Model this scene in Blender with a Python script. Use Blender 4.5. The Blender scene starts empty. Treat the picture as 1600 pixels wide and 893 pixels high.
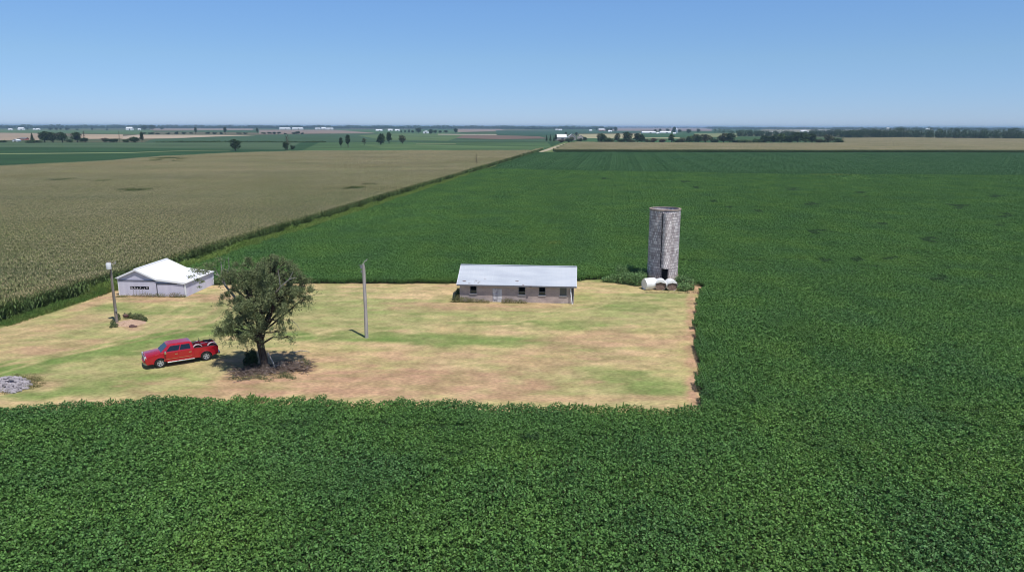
import bpy, math, random
import numpy as np
from mathutils import Matrix, Vector
R = math.radians
S = bpy.context.scene
COL = S.collection

# ------------------------------------------------------------------ camera
CH = 21.0
F = 1142.0
PITCH = math.atan((446.5-197.3)/F)
ROLL = 0.0019
fw = np.array([0, math.cos(PITCH), -math.sin(PITCH)])
r0 = np.array([1.0, 0, 0]); u0 = np.array([0, math.sin(PITCH), math.cos(PITCH)])
rt = r0*math.cos(ROLL)+u0*math.sin(ROLL); up = u0*math.cos(ROLL)-r0*math.sin(ROLL)
cam_d = bpy.data.cameras.new('camera'); cam = bpy.data.objects.new('camera', cam_d); COL.objects.link(cam)
M4 = Matrix(((rt[0], up[0], -fw[0], 0), (rt[1], up[1], -fw[1], 0), (rt[2], up[2], -fw[2], CH), (0, 0, 0, 1)))
cam.matrix_world = M4
cam_d.sensor_width = 36; cam_d.lens = F/1600*36; cam_d.clip_start = 0.5; cam_d.clip_end = 60000
S.camera = cam

# ------------------------------------------------------------------ sky and sun
SUN_EL, SUN_AZ = R(64), R(36)          # azimuth: measured from behind the camera towards its right
sd = Vector((math.sin(SUN_AZ)*math.cos(SUN_EL), -math.cos(SUN_AZ)*math.cos(SUN_EL), math.sin(SUN_EL)))
w = bpy.data.worlds.new("World"); S.world = w; w.use_nodes = True
nt = w.node_tree
sky = nt.nodes.new('ShaderNodeTexSky'); sky.sky_type = 'NISHITA'; sky.sun_disc = False
sky.sun_elevation = SUN_EL; sky.sun_rotation = math.pi-SUN_AZ
sky.altitude = 0; sky.air_density = 0.6; sky.dust_density = 0.0; sky.ozone_density = 8.0
bg = nt.nodes['Background']; bg.inputs[1].default_value = 0.10
# the clear summer sky keeps more of its light a little above the horizon
tcw = nt.nodes.new('ShaderNodeTexCoord'); sx = nt.nodes.new('ShaderNodeSeparateXYZ'); cr_ = nt.nodes.new('ShaderNodeValToRGB'); vs = nt.nodes.new('ShaderNodeVectorMath'); vs.operation = 'SCALE'
nt.links.new(tcw.outputs['Generated'], sx.inputs[0]); nt.links.new(sx.outputs['Z'], cr_.inputs[0])
ee = cr_.color_ramp.elements; ee[0].position = 0; ee[1].position = .8; ee.new(.084); ee.new(.15); ee.new(.33)
for e_, k_ in zip(sorted(ee, key=lambda q: q.position), ((.50, .505, .62), (.79, .775, .715), (.90, .93, .885), (.92, .92, .92), (.66, .66, .66))): e_.color = (*k_, 1)
vs.operation = 'MULTIPLY'; v2 = nt.nodes.new('ShaderNodeVectorMath'); v2.operation = 'SCALE'; v2.inputs['Scale'].default_value = 1.58
nt.links.new(cr_.outputs[0], vs.inputs[0]); nt.links.new(sky.outputs[0], vs.inputs[1]); nt.links.new(vs.outputs[0], v2.inputs[0]); nt.links.new(v2.outputs[0], bg.inputs[0])
sl = bpy.data.lights.new('sun', 'SUN'); sl.energy = 4.1; sl.angle = R(0.53); sl.color = (1.0, 0.96, 0.89)
so = bpy.data.objects.new('sun', sl); COL.objects.link(so); so.rotation_euler = sd.to_track_quat('Z', 'Y').to_euler()
S.view_settings.view_transform = 'Standard'; S.view_settings.look = 'None'
S.view_settings.exposure = 0.0; S.view_settings.gamma = 1.0
S.cycles.use_denoising = True; S.cycles.filter_width = 1.05
S.cycles.max_bounces = 6; S.cycles.diffuse_bounces = 2; S.cycles.glossy_bounces = 2
S.cycles.transmission_bounces = 3; S.cycles.volume_bounces = 1; S.cycles.transparent_max_bounces = 6
S.render.engine = 'CYCLES'

# ------------------------------------------------------------------ maths helpers
def W(px, py, z=0.0):
    """photo pixel (1600x893) to a world point on the level z"""
    d = fw*F + rt*(px-800) - up*(py-446.5)
    t = (z-CH)/d[2]
    return (d[0]*t, d[1]*t, z)
def WX(px, py, z=0.0): return Vector(W(px, py, z))
def proj(X, Y, Z=0.0):
    dx, dy, dz = X, Y, Z-CH
    a = dx*rt[0]+dy*rt[1]+dz*rt[2]; b = dx*up[0]+dy*up[1]+dz*up[2]; c = dx*fw[0]+dy*fw[1]+dz*fw[2]
    c = np.maximum(c, .1)
    return 800+F*a/c, 446.5-F*b/c
def zat(px, py, gx, gy):
    """height of the point seen at row py above ground point gx, gy"""
    d = fw*F + rt*(px-800) - up*(py-446.5)
    return CH + d[2]*math.hypot(gx, gy)/math.hypot(d[0], d[1])
def inpoly(X, Y, poly):
    ins = np.zeros(np.shape(X), bool); n = len(poly)
    for i in range(n):
        x1, y1 = poly[i][0], poly[i][1]; x2, y2 = poly[(i+1) % n][0], poly[(i+1) % n][1]
        if y1 == y2: continue
        c = ((y1 > Y) != (y2 > Y)) & (X < (x2-x1)*(Y-y1)/(y2-y1)+x1)
        ins ^= c
    return ins
def _hash(ix, iy, s):
    h = (ix.astype(np.int64)*374761393 + iy.astype(np.int64)*668265263 + s*1442695041) & 0xffffffff
    h = ((h ^ (h >> 13))*1274126177) & 0xffffffff
    return ((h ^ (h >> 16)) & 0xffff)/65535.0
def vnoise(X, Y, s=0):
    ix = np.floor(X); iy = np.floor(Y); fx = X-ix; fy = Y-iy
    fx = fx*fx*(3-2*fx); fy = fy*fy*(3-2*fy)
    a = _hash(ix, iy, s); b = _hash(ix+1, iy, s); c = _hash(ix, iy+1, s); d = _hash(ix+1, iy+1, s)
    return (a*(1-fx)+b*fx)*(1-fy)+(c*(1-fx)+d*fx)*fy
def fbm(X, Y, sc, s=0, o=4):
    t = 0; a = .5; n = 0
    for k in range(o):
        t = t+a*vnoise(X/sc*(2**k)+17.3*k, Y/sc*(2**k)-9.1*k, s+k); n += a; a *= .5
    return t/n

# ------------------------------------------------------------------ object helpers
def tag(o, label=None, cat=None, group=None, kind=None):
    if label: o['label'] = label
    if cat: o['category'] = cat
    if group: o['group'] = group
    if kind: o['kind'] = kind
    return o
def link(name, data, parent=None, mats=()):
    o = bpy.data.objects.new(name, data); COL.objects.link(o)
    if parent is not None: o.parent = parent
    for m in mats: data.materials.append(m)
    return o
def thing(name, label, cat, loc=(0, 0, 0), rz=0, group=None):
    o = bpy.data.objects.new(name, None); COL.objects.link(o)
    o.location = loc; o.rotation_euler = (0, 0, rz); o.empty_display_size = .3
    return tag(o, label, cat, group)
def npmesh(name, V, Q, mi=None, smooth=False):
    V = np.asarray(V, np.float32); Q = np.asarray(Q, np.int32); k = Q.shape[1]
    me = bpy.data.meshes.new(name)
    me.vertices.add(len(V)); me.vertices.foreach_set('co', V.ravel())
    me.loops.add(Q.size); me.loops.foreach_set('vertex_index', Q.ravel())
    me.polygons.add(len(Q)); me.polygons.foreach_set('loop_start', np.arange(0, Q.size, k, dtype=np.int32))
    if mi is not None: me.polygons.foreach_set('material_index', np.asarray(mi, np.int32))
    if smooth: me.polygons.foreach_set('use_smooth', np.ones(len(Q), bool))
    me.update(calc_edges=True); me.validate()
    return me
class MB:
    def __init__(s): s.v = []; s.f = []; s.m = []
    def add(s, v, f, m=0):
        b = len(s.v); s.v += [tuple(p) for p in v]; s.f += [tuple(b+i for i in q) for q in f]; s.m += [m]*len(f); return s
    def box(s, c, d, m=0, rz=0, ry=0, rx=0):
        x, y, z = d[0]/2, d[1]/2, d[2]/2
        P = [Vector(p) for p in ((-x,-y,-z),(x,-y,-z),(x,y,-z),(-x,y,-z),(-x,-y,z),(x,-y,z),(x,y,z),(-x,y,z))]
        if rz or ry or rx:
            T = Matrix.Rotation(rz, 3, 'Z') @ Matrix.Rotation(ry, 3, 'Y') @ Matrix.Rotation(rx, 3, 'X'); P = [T @ p for p in P]
        c = Vector(c)
        return s.add([p+c for p in P], [(0,3,2,1),(4,5,6,7),(0,1,5,4),(1,2,6,5),(2,3,7,6),(3,0,4,7)], m)
    def prism(s, poly, a, b, axis='y', m=0, sx=1.0):
        """2-D polygon extruded along an axis from a to b"""
        n = len(poly)
        def P(p, t):
            if axis == 'y': return (p[0], t, p[1])
            if axis == 'x': return (t, p[0], p[1])
            return (p[0], p[1], t)
        v = [P(p, a) for p in poly]+[P(p, b) for p in poly]
        f = [tuple(range(n)), tuple(reversed(range(n, 2*n)))]+[(i, i+n, (i+1) % n+n, (i+1) % n) for i in range(n)]
        return s.add(v, f, m)
    def tube(s, pts, rad, n=8, m=0, cap=True):
        pts = [Vector(p) for p in pts]
        if not hasattr(rad, '__len__'): rad = [rad]*len(pts)
        v = []; f = []; ref = Vector((.31, .17, .93))
        for i, p in enumerate(pts):
            t = (pts[min(i+1, len(pts)-1)]-pts[max(i-1, 0)]).normalized()
            a = t.cross(ref)
            if a.length < .05: a = t.cross(Vector((1, 0, 0)))
            a.normalize(); b = t.cross(a)
            for k in range(n):
                q = 2*math.pi*k/n; v.append(p+(a*math.cos(q)+b*math.sin(q))*rad[i])
        for i in range(len(pts)-1):
            for k in range(n): f.append((i*n+k, i*n+(k+1) % n, (i+1)*n+(k+1) % n, (i+1)*n+k))
        if cap: f += [tuple(reversed(range(n))), tuple(range((len(pts)-1)*n, len(pts)*n))]
        return s.add(v, f, m)
    def build(s, name, mats, parent=None, smooth=False, bevel=0, ang=40, seg=2):
        me = bpy.data.meshes.new(name); me.from_pydata(s.v, [], s.f)
        me.polygons.foreach_set('material_index', s.m)
        if not isinstance(mats, (list, tuple)): mats = [mats]
        import bmesh
        bm = bmesh.new(); bm.from_mesh(me); bmesh.ops.recalc_face_normals(bm, faces=bm.faces)
        if bevel:
            ed = [e for e in bm.edges if len(e.link_faces) == 2 and e.calc_face_angle(0) > R(ang)]
            bmesh.ops.bevel(bm, geom=ed, offset=bevel, segments=seg, profile=.6, affect='EDGES', clamp_overlap=True)
        bm.to_mesh(me); bm.free()
        if smooth:
            me.polygons.foreach_set('use_smooth', [True]*len(me.polygons)); me.set_sharp_from_angle(angle=R(38))
        me.update()
        return link(name, me, parent, mats)
def kids(o): return [c for c in list(o.children)]
def copy_tree(o, parent=None):
    c = o.copy(); COL.objects.link(c); c.parent = parent
    for ch in kids(o): copy_tree(ch, c)
    return c

# ------------------------------------------------------------------ materials
MATS = {}
def mat(name, col=(.5, .5, .5), rough=.8, metal=0.0, spec=.3):
    if name in MATS: return MATS[name]
    m = bpy.data.materials.new(name); m.use_nodes = True
    b = m.node_tree.nodes['Principled BSDF']
    b.inputs['Base Color'].default_value = (*col, 1); b.inputs['Roughness'].default_value = rough
    b.inputs['Metallic'].default_value = metal; b.inputs['Specular IOR Level'].default_value = spec
    MATS[name] = m
    return m
def N(m, t, **k):
    n = m.node_tree.nodes.new(t)
    for a, v in k.items(): setattr(n, a, v)
    return n
def L(m, a, b): m.node_tree.links.new(a, b)
def noise_col(m, cols, scale, detail=5, obj=True, pos=(.3, .7), dist=0, stretch=None):
    """a colour ramp over noise; returns the colour socket"""
    g = N(m, 'ShaderNodeTexCoord') if obj else N(m, 'ShaderNodeNewGeometry')
    s = g.outputs['Object'] if obj else g.outputs['Position']
    if stretch:
        mp = N(m, 'ShaderNodeMapping'); mp.inputs['Scale'].default_value = stretch[:3]
        if len(stretch) > 3: mp.inputs['Rotation'].default_value = (0, 0, stretch[3])
        L(m, s, mp.inputs[0]); s = mp.outputs[0]
    n = N(m, 'ShaderNodeTexNoise'); n.inputs['Scale'].default_value = scale; n.inputs['Detail'].default_value = detail
    n.inputs['Distortion'].default_value = dist; L(m, s, n.inputs['Vector'])
    r = N(m, 'ShaderNodeValToRGB'); e = r.color_ramp.elements
    for i, c in enumerate(cols):
        p = pos[0]+(pos[1]-pos[0])*i/(len(cols)-1)
        if i < 2: e[i].position = p
        else: e.new(p)
    for i, c in enumerate(cols):
        e[i].position = pos[0]+(pos[1]-pos[0])*i/(len(cols)-1); e[i].color = (*c, 1)
    L(m, n.outputs['Fac'], r.inputs[0])
    return r.outputs[0], n.outputs['Fac'], s
def mixc(m, a, b, fac, mode='MIX'):
    x = N(m, 'ShaderNodeMix', data_type='RGBA', blend_type=mode)
    for sock, val in ((0, fac), (6, a), (7, b)):
        if hasattr(val, 'is_output') or isinstance(val, bpy.types.NodeSocket): L(m, val, x.inputs[sock])
        elif sock == 0: x.inputs[0].default_value = val
        else: x.inputs[sock].default_value = (*val, 1)
    return x.outputs[2]
def bump(m, h, strength=.4, dist=.02):
    b = N(m, 'ShaderNodeBump'); b.inputs['Strength'].default_value = strength; b.inputs['Distance'].default_value = dist
    L(m, h, b.inputs['Height']); L(m, b.outputs[0], m.node_tree.nodes['Principled BSDF'].inputs['Normal'])
def setcol(m, s): L(m, s, m.node_tree.nodes['Principled BSDF'].inputs['Base Color'])
def noisy(name, cols, scale, rough=.85, detail=5, bmp=0, bd=.02, obj=True, spec=.25, metal=0, stretch=None, pos=(.3, .7)):
    m = mat(name, cols[0], rough, metal, spec)
    c, f, s = noise_col(m, cols, scale, detail, obj, stretch=stretch, pos=pos); setcol(m, c)
    if bmp: bump(m, f, bmp, bd)
    return m
def leafmat(name, cols, scale=.05, rough=.55, trans=.2, spec=.35, streak=None, vmin=.65, vmax=1.35, tcol=None):
    """leaf colour: broad world-space variation times a shift for each leaf"""
    m = mat(name, cols[0], rough, 0, spec)
    c, f, s = noise_col(m, cols, scale, 4, False, pos=(.32, .68))
    if streak:
        c2, f2, s2 = noise_col(m, [(.84, .87, .89), (1.06, 1.04, 1.0)], streak[0], 3, False, stretch=streak[1], pos=(.3, .62))
        c = mixc(m, c, c2, 1.0, 'MULTIPLY')
    g = N(m, 'ShaderNodeNewGeometry')
    mr = N(m, 'ShaderNodeMapRange'); mr.inputs[3].default_value = vmin; mr.inputs[4].default_value = vmax
    L(m, g.outputs['Random Per Island'], mr.inputs[0])
    cc = N(m, 'ShaderNodeVectorMath', operation='SCALE'); L(m, c, cc.inputs[0]); L(m, mr.outputs[0], cc.inputs['Scale'])
    setcol(m, cc.outputs[0])
    if trans:
        t = N(m, 'ShaderNodeBsdfTranslucent'); L(m, cc.outputs[0], t.inputs[0])
        mx = N(m, 'ShaderNodeMixShader'); mx.inputs[0].default_value = trans
        b = m.node_tree.nodes['Principled BSDF']; o = m.node_tree.nodes['Material Output']
        L(m, b.outputs[0], mx.inputs[1]); L(m, t.outputs[0], mx.inputs[2]); L(m, mx.outputs[0], o.inputs['Surface'])
    return m

# ------------------------------------------------------------------ foliage helpers
def leafquads(P, size, rng, flat=0.0, aspect=.6, fold=.12, nrm=None):
    """one rhombic leaf for each point; flat = how strongly it faces up (or along nrm)"""
    n = len(P); size = np.broadcast_to(size, n)
    nn = rng.normal(size=(n, 3)); nn /= np.linalg.norm(nn, axis=1)[:, None]+1e-9
    base = np.array([0, 0, 1.0]) if nrm is None else nrm
    nn = nn*(1-flat)+base*flat; nn /= np.linalg.norm(nn, axis=1)[:, None]+1e-9
    t = rng.normal(size=(n, 3)); t -= nn*np.sum(t*nn, axis=1)[:, None]; t /= np.linalg.norm(t, axis=1)[:, None]+1e-9
    b = np.cross(nn, t); h = size[:, None]*.5
    V = np.empty((n, 4, 3)); V[:, 0] = P-t*h; V[:, 1] = P-b*h*aspect+nn*h*fold; V[:, 2] = P+t*h; V[:, 3] = P+b*h*aspect+nn*h*fold
    return V.reshape(-1, 3), np.arange(4*n).reshape(n, 4)
def lobes_points(lobes, n, rng, shell=.55):
    """points in ellipsoids (cx, cy, cz, rx, ry, rz), more of them near the skin; with outward normals"""
    vol = np.array([l[3]*l[4]*l[5] for l in lobes])**.8; k = rng.choice(len(lobes), n, p=vol/vol.sum())
    Lb = np.array(lobes)[k]; d = rng.normal(size=(n, 3)); d /= np.linalg.norm(d, axis=1)[:, None]
    r = (shell+(1-shell)*rng.random(n)**.7)*(1+.12*rng.normal(size=n))
    return Lb[:, :3]+d*Lb[:, 3:6]*r[:, None], d
def foliage(name, lobes, n, size, mat_, parent=None, seed=0, flat=.35, aspect=.6, shell=.4, clump=0, zmin=.02):
    rng = np.random.default_rng(seed)
    if clump:
        P, d = lobes_points(lobes, max(4, n//clump), rng, shell)
        P = np.repeat(P, clump, 0)+rng.normal(size=(len(P)*clump, 3))*size*1.6; d = np.repeat(d, clump, 0)
    else: P, d = lobes_points(lobes, n, rng, shell)
    P[:, 2] = np.maximum(P[:, 2], zmin+rng.random(len(P))*.05)
    sz = size*rng.uniform(.6, 1.3, len(P))
    V, Q = leafquads(P, sz, rng, flat, aspect, nrm=d*.6+np.array([0, 0, .6]))
    return link(name, npmesh(name, V, Q), parent, [mat_])
def instancer(name, pts, rot, scl, kind, protos, label=None, cat=None, knd='stuff', order=None):
    """one object that repeats small foliage patches over its points"""
    c = bpy.data.collections.new(name+'_patches')
    for i, (me, mats) in enumerate(protos):
        for mm in mats: me.materials.append(mm)
        c.objects.link(bpy.data.objects.new('%s_patch_%02d' % (name, i), me))
    me = bpy.data.meshes.new(name); n = len(pts)
    me.vertices.add(n); me.vertices.foreach_set('co', np.asarray(pts, np.float32).ravel())
    a = me.attributes.new('rot', 'FLOAT_VECTOR', 'POINT'); rv = np.zeros((n, 3), np.float32); rv[:, 2] = rot; a.data.foreach_set('vector', rv.ravel())
    a = me.attributes.new('scl', 'FLOAT_VECTOR', 'POINT'); a.data.foreach_set('vector', np.asarray(scl, np.float32).ravel())
    a = me.attributes.new('kind', 'INT', 'POINT'); a.data.foreach_set('value', np.asarray(kind, np.int32))
    o = link(name, me); tag(o, label, cat, kind=knd)
    g = bpy.data.node_groups.new(name+'_spread', 'GeometryNodeTree')
    g.interface.new_socket('Geometry', in_out='INPUT', socket_type='NodeSocketGeometry')
    g.interface.new_socket('Geometry', in_out='OUTPUT', socket_type='NodeSocketGeometry')
    gi = g.nodes.new('NodeGroupInput'); go = g.nodes.new('NodeGroupOutput')
    ip = g.nodes.new('GeometryNodeInstanceOnPoints'); ci = g.nodes.new('GeometryNodeCollectionInfo')
    ci.inputs['Collection'].default_value = c; ci.inputs['Separate Children'].default_value = True; ci.inputs['Reset Children'].default_value = True
    def na(nm, t):
        q = g.nodes.new('GeometryNodeInputNamedAttribute'); q.data_type = t; q.inputs['Name'].default_value = nm
        return [x for x in q.outputs if x.enabled and x.name == 'Attribute'][0]
    er = g.nodes.new('FunctionNodeEulerToRotation')
    g.links.new(gi.outputs[0], ip.inputs['Points']); g.links.new(ci.outputs[0], ip.inputs['Instance'])
    ip.inputs['Pick Instance'].default_value = True
    g.links.new(na('kind', 'INT'), ip.inputs['Instance Index'])
    g.links.new(na('rot', 'FLOAT_VECTOR'), er.inputs[0]); g.links.new(er.outputs[0], ip.inputs['Rotation'])
    g.links.new(na('scl', 'FLOAT_VECTOR'), ip.inputs['Scale'])
    g.links.new(ip.outputs[0], go.inputs[0])
    md = o.modifiers.new('spread', 'NODES'); md.node_group = g
    return o
def quadtree(inside, ang, origin, bounds, sizes, lod, smallest):
    """cells (x, y, size) that fill the region `inside`, on a grid turned by ang; lod(dist) = largest cell allowed"""
    ca, sa = math.cos(ang), math.sin(ang); s = sizes[0]
    lod_ = lod if lod.__code__.co_argcount == 3 else (lambda D, X, Y: lod(D))
    u0_, u1_, v0_, v1_ = bounds
    U, V = np.meshgrid(np.arange(u0_, u1_, s)+s/2, np.arange(v0_, v1_, s)+s/2); U = U.ravel(); V = V.ravel()
    out = []
    for li, s in enumerate(sizes):
        X = origin[0]+U*ca-V*sa; Y = origin[1]+U*sa+V*ca
        t = np.linspace(-.48, .48, 5)*s; cnt = np.zeros(len(U), int)
        for a in t:
            for b in t: cnt += inside(X+a*ca-b*sa, Y+a*sa+b*ca)
        D = np.hypot(X, Y); D = D*(1+.5*(fbm(X, Y, 35, 88, 2)-.5)); full = (cnt == 25) & (s <= lod_(D, X, Y)+1e-6)
        if s <= smallest+1e-6: full = cnt >= 12
        # cells far away along an edge need no fine steps
        far = (cnt >= 13) & (s <= lod_(D, X, Y)+1e-6) & (s < D*.012)
        keep = full | far
        for x, y in zip(X[keep], Y[keep]): out.append((x, y, s))
        if li+1 == len(sizes): break
        sub = (cnt > 0) & ~keep
        k = int(round(s/sizes[li+1])); s2 = sizes[li+1]
        o = (np.arange(k)-(k-1)/2)*s2; OU, OV = np.meshgrid(o, o)
        U = (U[sub][:, None]+OU.ravel()[None]).ravel(); V = (V[sub][:, None]+OV.ravel()[None]).ravel()
    return np.array(out)

# ------------------------------------------------------------------ where the fields lie
E0 = np.array(W(0, 505)[:2]); E1 = np.array(W(850, 234.5)[:2]); ED = (E1-E0)/np.linalg.norm(E1-E0)
EN = np.array([ED[1], -ED[0]])                     # points to the soybean side
EANG = math.atan2(ED[1], ED[0])-math.pi/2
def eside(X, Y): return (X-E0[0])*EN[0]+(Y-E0[1])*EN[1]
CLEAR_G = [(1095, 634), (1094, 600), (1089, 540), (1087, 500), (1092, 472), (1104, 452), (1084, 440), (1060, 436), (1000, 433), (940, 436), (902, 439), (715, 443), (470, 443), (345, 445)]
CLEAR_T = [(-260, 660), (-60, 640), (0, 636), (60, 633), (130, 627), (200, 622), (300, 618), (400, 620), (500, 621), (556, 627), (620, 624), (700, 626), (790, 634), (880, 631), (960, 634), (1040, 637), (1093, 637)]
clear = [W(*p, 0)[:2] for p in CLEAR_G]
_b = E0-ED*0; clear += [tuple(np.array(W(330, 445)[:2])), tuple(np.array(W(186, 452)[:2])), tuple(np.array(W(150, 464)[:2])), tuple(np.array(W(100, 481)[:2])), tuple(np.array(W(50, 497)[:2])), tuple(np.array(W(0, 512)[:2])), tuple(np.array(W(-120, 552)[:2]))]
clear += [W(*p, .75)[:2] for p in CLEAR_T]
corn = [tuple(E0-ED*60), tuple(E1)] + [W(*p, 2.5)[:2] for p in ((830, 234), (700, 234.3), (480, 235), (360, 238), (260, 243), (150, 251), (60, 255), (0, 258), (-120, 264), (-300, 275))] + [W(-900, 330)[:2], W(-900, 520)[:2]]
bare = W(697, 825, .3)
rng0 = np.random.default_rng(3)
def wig(X, Y, a=.5, sc=2.2): return (fbm(X, Y, sc, 5, 3)-.5)*2*a, (fbm(X, Y, sc, 9, 3)-.5)*2*a
def in_soy(X, Y):
    wx, wy = wig(X, Y, .45)
    x = X+wx; y = Y+wy
    e = eside(x, y)
    top = np.array([W(*p, .8)[:2] for p in ((780, 238.2), (865, 237.4), (1200, 238.0), (1600, 238.6), (2000, 239.4))])
    ymax = np.interp(X, top[:, 0], top[:, 1])
    return (e > 3.2+.8*fbm(X, Y, 15, 3, 2)) & ~inpoly(x, y, clear) & (Y < ymax) & (Y > 14) & (np.abs(X) < Y*.86+26) & (np.hypot(X-bare[0], Y-bare[1]) > .33)
DARK_C = [(190, 297, 236, 294, 2.2), (545, 293, 577, 285, 2.0), (80, 281, 110, 279, 1.5), (150, 282, 160, 281, 1.5), (240, 249, 270, 248, 3)]
def in_corn(X, Y):
    wx, wy = wig(X, Y, .3, 3)
    return inpoly(X+wx, Y+wy, corn) & (np.abs(X) < Y*.9+40)
def in_strip(X, Y):
    e = eside(X, Y); s = (X-E0[0])*ED[0]+(Y-E0[1])*ED[1]; wx, wy = wig(X, Y, .5)
    return (e+wx > -.5) & (e+wx < 3.6) & (Y < 330) & ~inpoly(X, Y, clear) & (s > -20) & (np.abs(X) < Y*.8+6)

# ------------------------------------------------------------------ soybean field
def soy_tile(size, leaf, lai, seed):
    rng = np.random.default_rng(seed); n = int(size*size*lai/(.3*leaf*leaf)); n = min(n, 30000)
    P = np.empty((n, 3)); P[:, :2] = (rng.random((n, 2))-.5)*(size+.12)
    row = .5+.5*np.cos(P[:, 0]/.7620*2*math.pi)
    hgt = .70+.08*row+.22*(fbm(P[:, 0]+50*seed, P[:, 1], .55, seed, 2)-.5)+.34*(vnoise(P[:, 0]/.24+5*seed, P[:, 1]/.24, seed+3)-.5)+.2*(fbm(P[:, 0]+50*seed, P[:, 1], 1.6, seed+9, 2)-.5)
    dep = rng.random(n)**2.2; P[:, 2] = np.maximum(.03, hgt*(1-.75*dep)+rng.normal(size=n)*.03)
    V, Q = leafquads(P, leaf*rng.uniform(.7, 1.35, n), rng, .46, .72)
    return npmesh('soybean_leaves', V, Q)
soyM = leafmat('soybean_leaf', [(.098, .212, .066), (.112, .236, .060), (.136, .260, .060)], .11, .52, .2, .25, streak=(.13, (1, .3, 1, 0)), vmin=.45, vmax=1.6)
soyF = leafmat('far_soybean_leaf', [(.080, .182, .068), (.092, .198, .068)], .03, .52, .2, .25, vmin=.6, vmax=1.4)
SOYSZ = [(.5, .125, 2.8, 2), (1, .125, 2.6, 2), (2, .13, 2.4, 2), (4, .14, 1.95, 4), (8, .19, 2.1, 3), (16, .36, 2.0, 3)]
protos = []; first = {}
for s_, lf, lai, nv in SOYSZ:
    first[s_] = (len(protos), nv)
    for k in range(nv): protos.append((soy_tile(s_, lf, lai, 10*len(protos)+k+1), []))
protos = [(me, [soyM]) for me, _ in protos]
HOL = [(945,278,8),(1070,283,9),(1088,293,8),(1115,314,9),(1135,323,10),(1188,329,11),(1240,295,12),(1268,318,13),(1345,300,10),(1375,349,10),(1352,307,9),(1450,372,19),(1275,360,14),(1300,362,10),(1390,402,12),(1500,322,15),(1555,306,14),(1570,336,16),(1560,350,13),(1470,434,18),(1480,318,9),(1550,430,14),(1110,615,12),(1440,580,10),(1530,625,16),(1562,632,20),(1598,590,14),(1330,565,10),(1345,640,8),(370,697,16),(200,702,30),(470,745,12),(300,658,14),(380,659,18),(450,660,16),(100,698,16),(690,718,16),(30,690,14),(700,812,10),(600,655,16),(830,680,18),(1290,405,14),(1340,404,12),(870,760,9)]
FUR = [(290,656,430,659),(440,658,620,657),(660,660,760,664),(400,712,540,717),(560,716,640,713),(20,694,120,701),(150,694,330,704),(352,745,470,741),(500,748,640,752),(820,678,960,676),(640,706,800,700),(1120,640,1180,622),(1180,700,1330,690),(880,742,1010,738),(1210,500,1300,545),(1300,545,1340,610),(60,760,240,756),(1400,640,1560,636),(1040,700,1150,716),(1060,405,1260,403),(1340,412,1600,420),(1430,650,1600,668),(260,790,420,800),(980,800,1180,812)]
def furdist(PX, PY):
    d = np.full(np.shape(PX), 1e9)
    for x1, y1, x2, y2 in FUR:
        t = np.clip((PX-x1)/(x2-x1), 0, 1); d = np.minimum(d, np.hypot((PX-x1-t*(x2-x1))*.5, PY-(y1+t*(y2-y1)))+2.5*vnoise(PX/14.0, PY/6.0, 4))
    return d
def soylod(D, X, Y):
    m = np.where(D < 150, 4, np.where(D < 360, 8, 16)).astype(float); PX, PY = proj(X, Y, .8)
    for hx, hy, hr in HOL: m = np.where(((PX-hx)/(hr+16))**2+((PY-hy)/(hr*.28+3))**2 < 1, np.where(D < 150, 1, 2), m)
    return np.where(furdist(PX, PY) < np.where(D < 75, 11, 5), np.where(D < 75, .5, 2), m)
FARL = [W(*p, .8)[:2] for p in ((700, 262), (850, 265.5), (1100, 270), (1600, 274), (2100, 278))]
def in_far(X, Y): return Y+14*(fbm(X, Y, 26, 6, 3)-.5) > np.interp(X, [p[0] for p in FARL], [p[1] for p in FARL])
cells = quadtree(lambda X, Y: in_soy(X, Y) & ~in_far(X, Y), EANG, (0, 0), (-700, 800, 0, 784), [16, 8, 4, 2, 1, .5], soylod, .5)
fcells = quadtree(lambda X, Y: in_soy(X, Y) & in_far(X, Y), EANG, (0, 0), (-700, 800, 0, 784), [16, 8, 4, 2, 1], lambda D: D*0+16, 1)
def spread(name, cells, first, protos, ang, zs, label, cat, swap=None, zb=0.0):
    rng = np.random.default_rng(8); n = len(cells)
    kd = np.array([first[c][0] + rng.integers(first[c][1]) for c in cells[:, 2]])
    if swap is not None: kd = np.where(swap >= 0, swap, kd)
    rot = ang + math.pi*rng.integers(0, 2, n) 
    pts = np.c_[cells[:, 0], cells[:, 1], np.full(n, zb)]
    sc = np.ones((n, 3)); sc[:, 2] = zs
    return instancer(name, pts, rot, sc, kd, protos, label, cat)
X, Y = cells[:, 0], cells[:, 1]
zs = 1+.32*(fbm(X, Y, 14, 4, 3)-.5)
# hollows of stunted plants
PX, PY = proj(X, Y, .8)
d_ = np.ones(len(X))
for hx, hy, hr in HOL:
    q = ((PX-hx)/hr)**2+((PY-hy)/(hr*.28))**2
    d_ = np.minimum(d_, np.clip(.30+.7*q*(.6+.8*fbm(X, Y, 1.2, 2, 2)), 0, 1))
fd = furdist(PX, PY); fm = (fd < np.where(PY > 620, 4.0, 2.3)) & (fbm(X, Y, 1.5, 33, 2) > .38)
d_ = np.where(fm, np.minimum(d_, .42), d_)
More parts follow.
